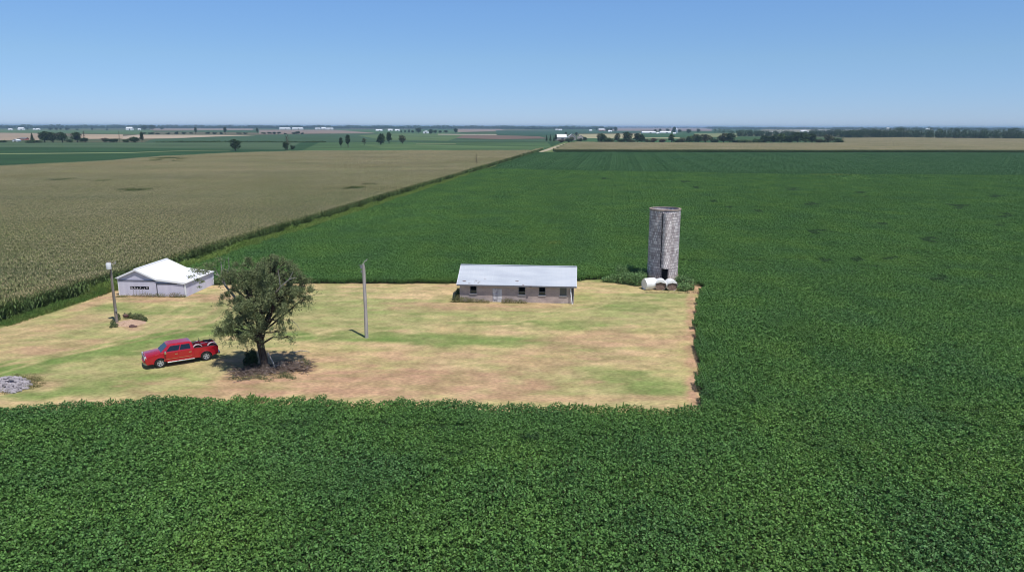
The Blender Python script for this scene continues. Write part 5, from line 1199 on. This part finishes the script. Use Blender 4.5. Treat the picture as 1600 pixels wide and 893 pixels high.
for i, (pts, r_, lab) in enumerate([([(420, 578), (433, 576), (448, 573.5), (462, 571.5), (474, 569)], .11, 'long pale fallen branch stretching right from the trunk foot'),
      ([(452, 580), (464, 580.5), (476, 579.5), (481, 577)], .15, 'thick brown fallen log at the right end of the brush, lying in the sun'),
      ([(421, 560), (426, 566), (431, 572)], .075, 'straight pale stick leaning against the right side of the trunk'),
      ([(428, 579), (440, 581), (455, 577), (470, 574)], .07, 'crooked grey fallen branch between the long pale branch and the thick log'),
      ([(366, 581), (378, 579.5), (392, 580.5)], .07, 'grey fallen branch left of the trunk among the twigs'),
      ([(404, 578), (411, 582), (421, 585), (430, 583)], .06, 'bent pale branch in front of the trunk foot'),
      ([(459, 552), (470, 551), (484, 551.5)], .06, 'thin fallen branch at the far right edge of the tree shade')]):
    mb = MB(); n = len(pts)
    wp = [WX(a, b)+Vector((0, 0, r_*1.0+.10*math.sin(1.7*j+i)+.08)) for j, (a, b) in enumerate(pts)]
    if 'leaning' in lab: wp[0].z = 1.5; wp[1].z = .85; wp[0] = Vector((TB_.x+.45, TB_.y-.1, 1.6)); wp[1] = Vector((TB_.x+.85, TB_.y-.25, .85)); wp[2] = Vector((TB_.x+1.2, TB_.y-.4, .05))
    mb.tube(wp, [r_*(1-.5*j/(n-1)) for j in range(n)], 8)
    if n > 3:
        for j in range(1, n-1): mb.tube([wp[j], wp[j]+Vector((.25, -.3+.6*(j % 2), .22)), wp[j]+Vector((.6, -.6+1.1*(j % 2), .12))], [r_*.4, r_*.25, .012], 5)
    tag(mb.build('fallen_branch', deadbarkM if i != 1 else twigM, None, True), lab, 'branch', 'fallen branches under the big tree')
lob = [(*WX(x, y)[:2], .1, .5, .35, h) for x, y, h in ((366, 592, .25), (376, 594, .22), (388, 592, .3), (402, 590, .35), (412, 592, .3), (436, 590, .35), (445, 588, .45), (452, 590, .4), (458, 592, .2), (476, 566, .5), (480, 570, .45), (420, 595, .2), (394, 584, .3))]
weeds('rough_weeds', lob, 2200, .11, darkweedM, 'rough weeds growing through the brush under the big tree')
bush('shade_bush', 'dense dark green bush in the shade just left of the big trunk', [(385, 573, 5, 1.0), (391, 575, 7, 1.25), (398, 575, 6, 1.45), (388, 567, 5, 1.3), (397, 568, 6, 1.5)], 3200, .13, treeM[0], 31)

# ------------------------------------------------------------------ dirt mound by the utility pole
c = WX(207, 505); mdM = noisy('bare_earth', [(.34, .21, .14), (.52, .36, .26), (.44, .29, .20)], 2.5, .95, 7, .9, .06)
n = 40; V = []; Q = []
for j in range(n):
    for i in range(n):
        x = (i/(n-1)-.5)*3.6; y = (j/(n-1)-.5)*3.2; r_ = math.hypot(x/1.7, y/1.4); h = .42*max(0, 1-r_)**.8
        V.append((x, y, h*(.75+.7*float(fbm(np.array([x+7.]), np.array([y]), .6, 3, 3)[0]))-.02))
for j in range(n-1):
    for i in range(n-1): Q.append((j*n+i, j*n+i+1, (j+1)*n+i+1, (j+1)*n+i))
me = npmesh('dirt_mound', V, Q, smooth=True); o = link('dirt_mound', me, None, [mdM]); o.location = c+Vector((-.25, 0, 0)); tag(o, 'small heap of pinkish bare dirt at the foot of the utility pole', 'dirt heap')
bush('weedy_bush', 'grey green weeds growing over the right side of the dirt heap', [(212, 500, 6, .8), (219, 501, 7, .9), (226, 502, 5, .6), (204, 497, 5, .75), (196, 496, 4, .6)], 1500, .14, darkweedM, 41, 'weed clumps by the dirt heap', 'weeds')
bush('weedy_bush', 'low weeds hugging the base of the utility pole, left of the dirt heap', [(177, 508, 4, .6), (181, 511, 4, .45), (174, 512, 3, .3), (186, 500, 3, .8)], 700, .13, darkweedM, 42, 'weed clumps by the dirt heap', 'weeds')
rg = random.Random(5)
def rock(mb, c, s, rg):
    import itertools
    v = []; 
    for k in range(6):
        for j in range(4):
            th = math.pi*(j+.5)/4; a = 2*math.pi*k/6; r_ = s*rg.uniform(.75, 1.15); v.append((c[0]+r_*math.sin(th)*math.cos(a)*1.25, c[1]+r_*math.sin(th)*math.sin(a), c[2]+r_*math.cos(th)*.7))
    f = []
    for k in range(6):
        for j in range(3): f.append((k*4+j, k*4+j+1, ((k+1) % 6)*4+j+1, ((k+1) % 6)*4+j))
    f.append(tuple(k*4 for k in range(6))); f.append(tuple(k*4+3 for k in reversed(range(6)))); mb.add(v, f)
rockM = noisy('broken_concrete', [(.20, .18, .19), (.36, .33, .35), (.50, .46, .49)], 1.7, .95, 7, .6, .03)
mb = MB(); q = WX(206, 511); rock(mb, (q.x, q.y-.0, .1), .28, rg); rock(mb, (q.x+.4, q.y+.05, .08), .18, rg)
tag(mb.build('dark_stone', noisy('dark_stone', [(.09, .05, .045), (.18, .11, .10)], 3, .95)), 'dark reddish stones on the front of the dirt heap', 'stone')
mb = MB(); q = WX(197, 498); rock(mb, (q.x, q.y, .35), .3, rg)
tag(mb.build('dark_stone', MATS['dark_stone']), 'dark stump like stone at the top left of the dirt heap', 'stone')
# ------------------------------------------------------------------ pale rubble heap
mb = MB()
for k in range(430):
    a = rg.random()*6.28; r_ = math.sqrt(rg.random()); px_ = 18+30*r_*math.cos(a); py_ = 602+12*r_*math.sin(a); q = WX(px_, py_); h = .75*(1-r_)*rg.random()
    rock(mb, (q.x, q.y, .06+h), rg.uniform(.07, .22), rg)
o = mb.build('rubble_heap', rockM); tag(o, 'low heap of pale broken concrete rubble in the grass at the far left', 'rubble', kind='stuff')
lob = [(*WX(x, y)[:2], .12, .6, .4, h) for x, y, h in ((46, 592, .4), (54, 593, .5), (60, 595, .4), (50, 600, .4), (57, 604, .3), (45, 607, .3), (66, 600, .15), (4, 612, .25), (-4, 606, .3), (24, 588, .2), (36, 589, .25), (12, 615, .2))]
weeds('dry_weeds', lob, 1700, .12, dryM, 'dry yellow weeds round the right side of the rubble heap', seed=9)
# small yellow green weeds standing in the soybeans
yw = leafmat('yellow_weed', [(.20, .28, .05), (.28, .33, .08)], .5, .6, .25, .2)
for px_, py_, s, lab in ((867, 379, 1.3, 'bright green weed clump alone in the soybeans behind the block building'), (1292, 272.5, 9, 'yellowish weed patch across the far right soybeans'), (1322, 273, 7, 'yellowish weed patch across the far right soybeans'), (660, 266, 5, 'yellowish green patch in the soybeans beside the farm track')):
    q = W(px_, py_, .85); o = foliage('weed_patch', [(q[0]+s*k*.6, q[1]+s*.3*math.sin(k*3), .8, s*.35, s*.5, .35 if s > 2 else .5) for k in (-1, 0, 1)], 260 if s < 2 else 500, .16 if s < 2 else .35, yw, None, 3, .3, .6, .1)
    tag(o, lab, 'weeds', kind='stuff')

# ------------------------------------------------------------------ red pickup truck
paint = mat('red_paint', (.43, .004, .016), .26, 0, .6); paint.node_tree.nodes['Principled BSDF'].inputs['Coat Weight'].default_value = .7
paint.node_tree.nodes['Principled BSDF'].inputs['Coat Roughness'].default_value = .08
chrome = mat('chrome', (.72, .73, .75), .14, 1.0); blackP = mat('black_plastic', (.015, .015, .017), .55); tyreM = noisy('tyre_rubber', [(.018, .018, .019), (.04, .038, .036)], 9, .85, 4)
carglass = mat('car_glass', (.012, .016, .02), .05, 0, .8); lampG = mat('lamp_glass', (.80, .82, .86), .12, .3, .8); redlamp = mat('tail_lamp', (.45, .01, .01), .2, 0, .7); bedM = mat('bed_liner', (.03, .03, .032), .8)
fwp = WX(251, 574.2); rwp = WX(322.5, 562.8)                        # near side wheel contact points
dr_ = (fwp-rwp); WB = dr_.length; hd = math.atan2(dr_.y, dr_.x); sc = WB/3.66
lf = Vector((-math.sin(hd), math.cos(hd), 0))                       # the truck's left; its left flank faces the camera
XF, XR = 1.72, -1.94
ctr = (fwp+rwp)/2 - lf*.86*1 + Vector((math.cos(hd), math.sin(hd), 0))*(-(XF+XR)/2)
trk = thing('pickup_truck', 'bright red crew cab pickup truck parked on the mown grass', 'pickup truck', (ctr.x, ctr.y, .03), hd)
trk.scale = (sc, sc, sc)
print('wheelbase', WB)
HWD = .99
def arch(cx, r, z0, n=10, a0=0, a1=math.pi): return [(cx+r*math.cos(a0+(a1-a0)*k/n), z0+r*math.sin(a0+(a1-a0)*k/n)) for k in range(n+1)]
WZ, WR = .41, .41
AF = arch(XF, .50, WZ-.02); AR = arch(XR, .50, WZ-.02)
# lower body with wheel arches, profile from the tail of the cab to the nose
front = [(-.98, .42)]+[(XF-.50, .42)]+list(reversed(AF))+[(XF+.50, .42), (2.72, .42), (2.80, .52), (2.86, .80), (2.84, 1.02), (2.74, 1.13), (2.2, 1.20), (1.66, 1.27), (1.5, 1.25), (-.98, 1.24)]
mb = MB()
def loftside(mb, prof, hw, inset, zt):
    """profile extruded across with its upper edge drawn in (tumblehome), in five stations"""
    n = len(prof); st = [(-1, 1.0), (-.9, 1.06), (0, 1.09), (.9, 1.06), (1, 1.0)]; v = []; f = []
    for s, k in st:
        for x, z in prof:
            w_ = hw-(inset*max(0, (z-.8))/.45); zz = z+(0.035*(1-abs(s)) if z > 1.0 else 0); v.append((x, s*w_, zz if abs(s) < 1 else z-.02*(z > 1.0)))
    for i in range(len(st)-1):
        for j in range(n): f.append((i*n+j, i*n+(j+1) % n, (i+1)*n+(j+1) % n, (i+1)*n+j))
    f += [tuple(range(n)), tuple(reversed(range((len(st)-1)*n, len(st)*n)))]
    mb.add(v, f)
loftside(mb, front, HWD, .05, 1.2)
# cab greenhouse: belt ring to roof ring
def ring(z, x0, x1, hw0, hw1): return [(x1, -hw1, z), (x1, hw1, z), (x0, hw0, z), (x0, -hw0, z)]
lo = ring(1.22, -1.02, 1.66, .93, .90); mi_ = ring(1.79, -.88, 1.02, .76, .74); hi = ring(1.87, -.72, .78, .62, .62)
v = lo+mi_+hi; f = []
for r_ in range(2):
    for k in range(4): f.append((r_*4+k, r_*4+(k+1) % 4, (r_+1)*4+(k+1) % 4, (r_+1)*4+k))
f += [(8, 9, 10, 11), (3, 2, 1, 0)]
mb.add(v, f)
body = mb.build('body', paint, trk, True, .03, 28, 3)
# bed
mb = MB()
bedp = [(-.985, .42), (-.985, 1.30), (-2.90, 1.27), (-2.93, 1.20), (-2.93, .55), (-2.86, .50), (XR-.50, .50)]+list(reversed(arch(XR, .50, WZ-.02)))[::-1][::-1]
bedp = [(-.985, .42), (-.985, 1.30), (-2.90, 1.28), (-2.94, 1.20), (-2.94, .55), (-2.86, .50), (XR-.50, .45)]+[(XR-.50*math.cos(math.pi*k/10), WZ-.02+.50*math.sin(math.pi*k/10)) for k in range(11)]+[(XR+.5, .42)]
for s in (-1, 1): mb.prism(bedp, s*HWD, s*(HWD-.10), 'y')
mb.box((-1.04, 0, .95), (.08, 1.8, .64)); bed = mb.build('bed', paint, trk, True, .025, 30, 2)
MB().box((-1.95, 0, .70), (1.86, 1.78, .06)).build('bed_floor', bedM, bed)
mb = MB()
for s in (-1, 1): mb.box((-1.94, s*.80, .86), (1.0, .16, .26)); mb.box((-1.94, s*(HWD-.05), 1.30), (1.86, .11, .025))
mb.build('bed_rail', bedM, bed)
tg = MB().box((-2.90, 0, .93), (.08, 1.76, .66)).build('tailgate', paint, trk, True, .02); MB().box((-2.95, 0, 1.08), (.03, .25, .08)).build('handle', blackP, tg)
MB().box((0.0, 0, .42), (5.0, .9, .16)).build('chassis', blackP, trk)
mb = MB()
for x in (XF, XR): mb.box((x, 0, .62), (1.02, 1.55, .40)); mb.tube([(x, -.85, WZ), (x, .85, WZ)], .07, 8)
mb.build('wheel_well', blackP, trk)
# glazing, laid on the cab faces
def lerp(a, b, t): return [a[i]+(b[i]-a[i])*t for i in range(3)]
def pane(name, a, b, c, d, u0, u1, v0, v1, off=.012):
    """window on the face a b (bottom) c d (top)"""
    P = [lerp(lerp(a, b, u), lerp(d, c, u), v_) for u, v_ in ((u0, v0), (u1, v0), (u1, v1), (u0, v1))]
    P = [Vector(p) for p in P]; nn = (P[1]-P[0]).cross(P[3]-P[0]).normalized(); m_ = sum(P, Vector())/4
    if nn.dot(m_-Vector((.2, 0, 1.4))) < 0: nn = -nn
    mb = MB(); mb.add([p+nn*off for p in P]+[p-nn*.01 for p in P], [(0, 1, 2, 3), (0, 4, 5, 1), (1, 5, 6, 2), (2, 6, 7, 3), (3, 7, 4, 0)])
    return mb.build(name, carglass, trk)
pane('windshield', lo[0], lo[1], mi_[1], mi_[0], .05, .95, .10, .93)
pane('rear_window', lo[2], lo[3], mi_[3], mi_[2], .12, .88, .2, .85)
for s, (a, b, c, d) in ((1, (lo[2], lo[1], mi_[1], mi_[2])), (-1, (lo[3], lo[0], mi_[0], mi_[3]))):
    pane('side_window', a, b, c, d, .10, .44, .16, .88); pane('side_window', a, b, c, d, .475, .86, .16, .88)
for s in (-1, 1):
    y = s*(HWD+.001)
    for nm, x0, x1 in (('door', .28, 1.42), ('door', -.82, .26)):
        mb = MB(); mb.prism([(x0, .52), (x1, .52), (x1-.02, 1.0), (x1-.06, 1.20), (x0, 1.20)], y-.02*s, y+.004*s, 'y')
        o = mb.build(nm, paint, trk, False, .006)
        MB().box((x0+.14, y-.012*s, 1.04), (.22, .05, .045)).build('handle', chrome, o)
        MB().box(((x0+x1)/2, y+.01*s, .68), (x1-x0-.02, .02, .035)).build('side_strip', mat('pale_gold_strip', (.50, .20, .10), .35, .2), o)
    # flares
    for x in (XF, XR):
        mb = MB(); pts = [(x+.53*math.cos(math.pi*k/14), y, WZ-.02+.53*math.sin(math.pi*k/14)) for k in range(15)]; mb.tube(pts, .045, 8); mb.build('fender_flare', paint, trk, True)
    MB().tube([(-.98, s*(HWD+.02), .40), (1.16, s*(HWD+.02), .40)], .05, 10).build('side_step', chrome, trk, True)
    mb = MB(); mb.box((1.30, s*1.12, 1.30), (.14, .22, .22)); mb.box((1.30, s*.97, 1.24), (.06, .14, .05)); mb.build('side_mirror', chrome, trk, True, .02)
    mb = MB(); mb.box((2.78, s*.78, .98), (.16, .36, .24), rz=-s*.28); mb.build('headlight', lampG, trk, True, .02)
    MB().box((-2.945, s*.90, .98), (.05, .16, .42)).build('tail_lamp', redlamp, trk, True, .01)
def wheel(x, y):
    s = 1 if y > 0 else -1
    e = thing('wheel', None, None, (x, y, WZ)); e.parent = trk
    prof = [(.23, -.13), (.36, -.135), (.405, -.10), (.41, 0), (.405, .10), (.36, .135), (.23, .13)]
    def lat(prof, mb, n=32):
        v = []; f = []
        for r_, yy in prof:
            for k in range(n): a = 2*math.pi*k/n; v.append((r_*math.cos(a), yy, r_*math.sin(a)))
        for i in range(len(prof)-1):
            for k in range(n): f.append((i*n+k, i*n+(k+1) % n, (i+1)*n+(k+1) % n, (i+1)*n+k))
        return mb.add(v, f)
    mb = MB(); lat(prof, mb); mb.build('tyre', tyreM, e, True)
    mb = MB(); lat([(.245, s*.10), (.25, s*.135), (.225, s*.13), (.215, s*.05)], mb)
    for k in range(5):
        a = k*2*math.pi/5+.3; c, q = math.cos(a), math.sin(a); w_ = .045
        mb.add([(c*.05-q*w_, s*.12, q*.05+c*w_), (c*.05+q*w_, s*.12, q*.05-c*w_), (c*.232+q*w_*1.2, s*.125, q*.232-c*w_*1.2), (c*.232-q*w_*1.2, s*.125, q*.232+c*w_*1.2),
                (c*.05-q*w_, s*.05, q*.05+c*w_), (c*.05+q*w_, s*.05, q*.05-c*w_), (c*.255+q*w_*1.2, s*.06, q*.255-c*w_*1.2), (c*.255-q*w_*1.2, s*.06, q*.255+c*w_*1.2)],
               [(0, 1, 2, 3), (0, 4, 5, 1), (1, 5, 6, 2), (2, 6, 7, 3), (3, 7, 4, 0)])
    lat([(.07, s*.10), (.065, s*.135), (.001, s*.14)], mb)
    lat([(.22, s*.03), (.001, s*.03)], mb); mb.build('rim', mat('alloy_rim', (.50, .51, .54), .35, .35), e)
    MB().tube([(0, s*.035, 0), (0, s*.045, 0)], .212, 24).build('brake_disc', blackP, e)
for x in (XF, XR):
    for s in (-1, 1): wheel(x, s*.86)
mb = MB(); mb.prism([(2.80, -.96), (2.97, -.60), (3.0, 0), (2.97, .60), (2.80, .96), (2.66, .98), (2.66, -.98)], .50, .68, 'z'); fb = mb.build('front_bumper', paint, trk, True, .025)
mb = MB(); mb.prism([(2.78, -.93), (2.93, -.58), (2.96, 0), (2.93, .58), (2.78, .93), (2.66, .95), (2.66, -.95)], .38, .50, 'z'); mb.build('bumper_lip', mat('silver_lip', (.5, .5, .5), .4, .4), fb)
MB().box((-3.02, 0, .56), (.18, 1.86, .20)).build('rear_bumper', chrome, trk, True, .03)
mb = MB(); mb.box((2.865, 0, .90), (.05, 1.18, .34)); gr = mb.build('grille', blackP, trk, True, .01)
mb = MB(); mb.box((2.89, 0, .90), (.04, .08, .34)); mb.box((2.89, 0, .90), (.04, 1.18, .07)); mb.box((2.89, 0, 1.075), (.05, 1.24, .045)); mb.box((2.89, 0, .725), (.05, 1.24, .045))
for s in (-1, 1): mb.box((2.89, s*.60, .90), (.05, .05, .36))
mb.build('grille_bar', mat('grille_silver', (.45, .42, .44), .3, .5), gr)
# ------------------------------------------------------------------ quad bike standing in the bed
def T(x, y, z): return trk.matrix_world @ Vector((x, y, z))
bpy.context.view_layer.update()
q = T(-1.97, .12, .735)
qd = thing('quad_bike', 'red quad bike with pale fenders, loaded in the bed of the red truck', 'quad bike', q, hd); qd.scale = (sc, sc, sc)
fendM = mat('pale_fender', (.55, .42, .46), .4); 
for x in (.62, -.58):
    for s in (-1, 1):
        e = thing('wheel', None, None, (x, s*.42, .29)); e.parent = qd
        mb = MB(); n = 24; prof = [(.14, -.11), (.25, -.12), (.29, -.07), (.29, .07), (.25, .12), (.14, .11)]; v = []; f = []
        for r_, yy in prof:
            for k in range(n): a = 2*math.pi*k/n; v.append((r_*math.cos(a), yy, r_*math.sin(a)))
        for i in range(len(prof)-1):
            for k in range(n): f.append((i*n+k, i*n+(k+1) % n, (i+1)*n+(k+1) % n, (i+1)*n+k))
        mb.add(v, f); mb.build('tyre', tyreM, e, True)
        MB().tube([(0, -.09, 0), (0, .09, 0)], .15, 14).build('rim', MATS['alloy_rim'], e, True)
    for s in (-1, 1):
        mb = MB(); v = []; f = []; n = 10
        for k in range(n+1):
            a = .25+(math.pi-.4)*k/n
            for yy, r_ in ((s*.26, .42), (s*.42, .44), (s*.57, .41)):
                v.append((x+r_*math.cos(a), yy, .33+r_*math.sin(a)))
        for k in range(n):
            for j in range(2): f.append((k*3+j, k*3+j+1, k*3+j+4, k*3+j+3))
        mb.add(v, f); o = mb.build('fender', fendM, qd, True); md = o.modifiers.new('thick', 'SOLIDIFY'); md.thickness = .035
mb = MB(); mb.box((.1, 0, .52), (1.3, .34, .30)); mb.box((.55, 0, .78), (.5, .42, .20), ry=.12); mb.build('body', paint, qd, True, .05)
mb = MB(); mb.box((-.28, 0, .83), (.72, .30, .14), ry=-.06); mb.build('seat', blackP, qd, True, .05)
mb = MB(); mb.tube([(.34, -.40, 1.05), (.36, -.15, 1.02), (.38, 0, .98), (.36, .15, 1.02), (.34, .40, 1.05)], .022, 8); mb.tube([(.38, 0, .98), (.5, 0, .8)], .03, 8); mb.build('handlebar', blackP, qd)
for x in (.78, -.72):
    mb = MB()
    for k in range(5): mb.tube([(x-.18+.09*k, -.34, .86), (x-.18+.09*k, .34, .86)], .014, 5)
    for s in (-1, 1): mb.tube([(x-.2, s*.34, .86), (x+.2, s*.34, .86)], .018, 5)
    for s in (-1, 1): mb.tube([(x, s*.2, .86), (x*.9, s*.2, .6)], .018, 5)
    mb.build('rack', blackP, qd)

# ------------------------------------------------------------------ the air
hz = mat('haze_air'); hn = hz.node_tree; hn.nodes.remove(hn.nodes['Principled BSDF'])
pv = hn.nodes.new('ShaderNodeVolumePrincipled'); pv.inputs['Color'].default_value = (.50, .72, 1.0, 1); pv.inputs['Density'].default_value = HAZE = 9e-5; pv.inputs['Anisotropy'].default_value = .1
hn.links.new(pv.outputs[0], hn.nodes['Material Output'].inputs['Volume'])
mb = MB().box((0, 15500, 17.5), (61000, 38000, 38))
o = mb.build('haze', hz); tag(o, 'thin blue haze over the whole plain', 'haze', kind='stuff')
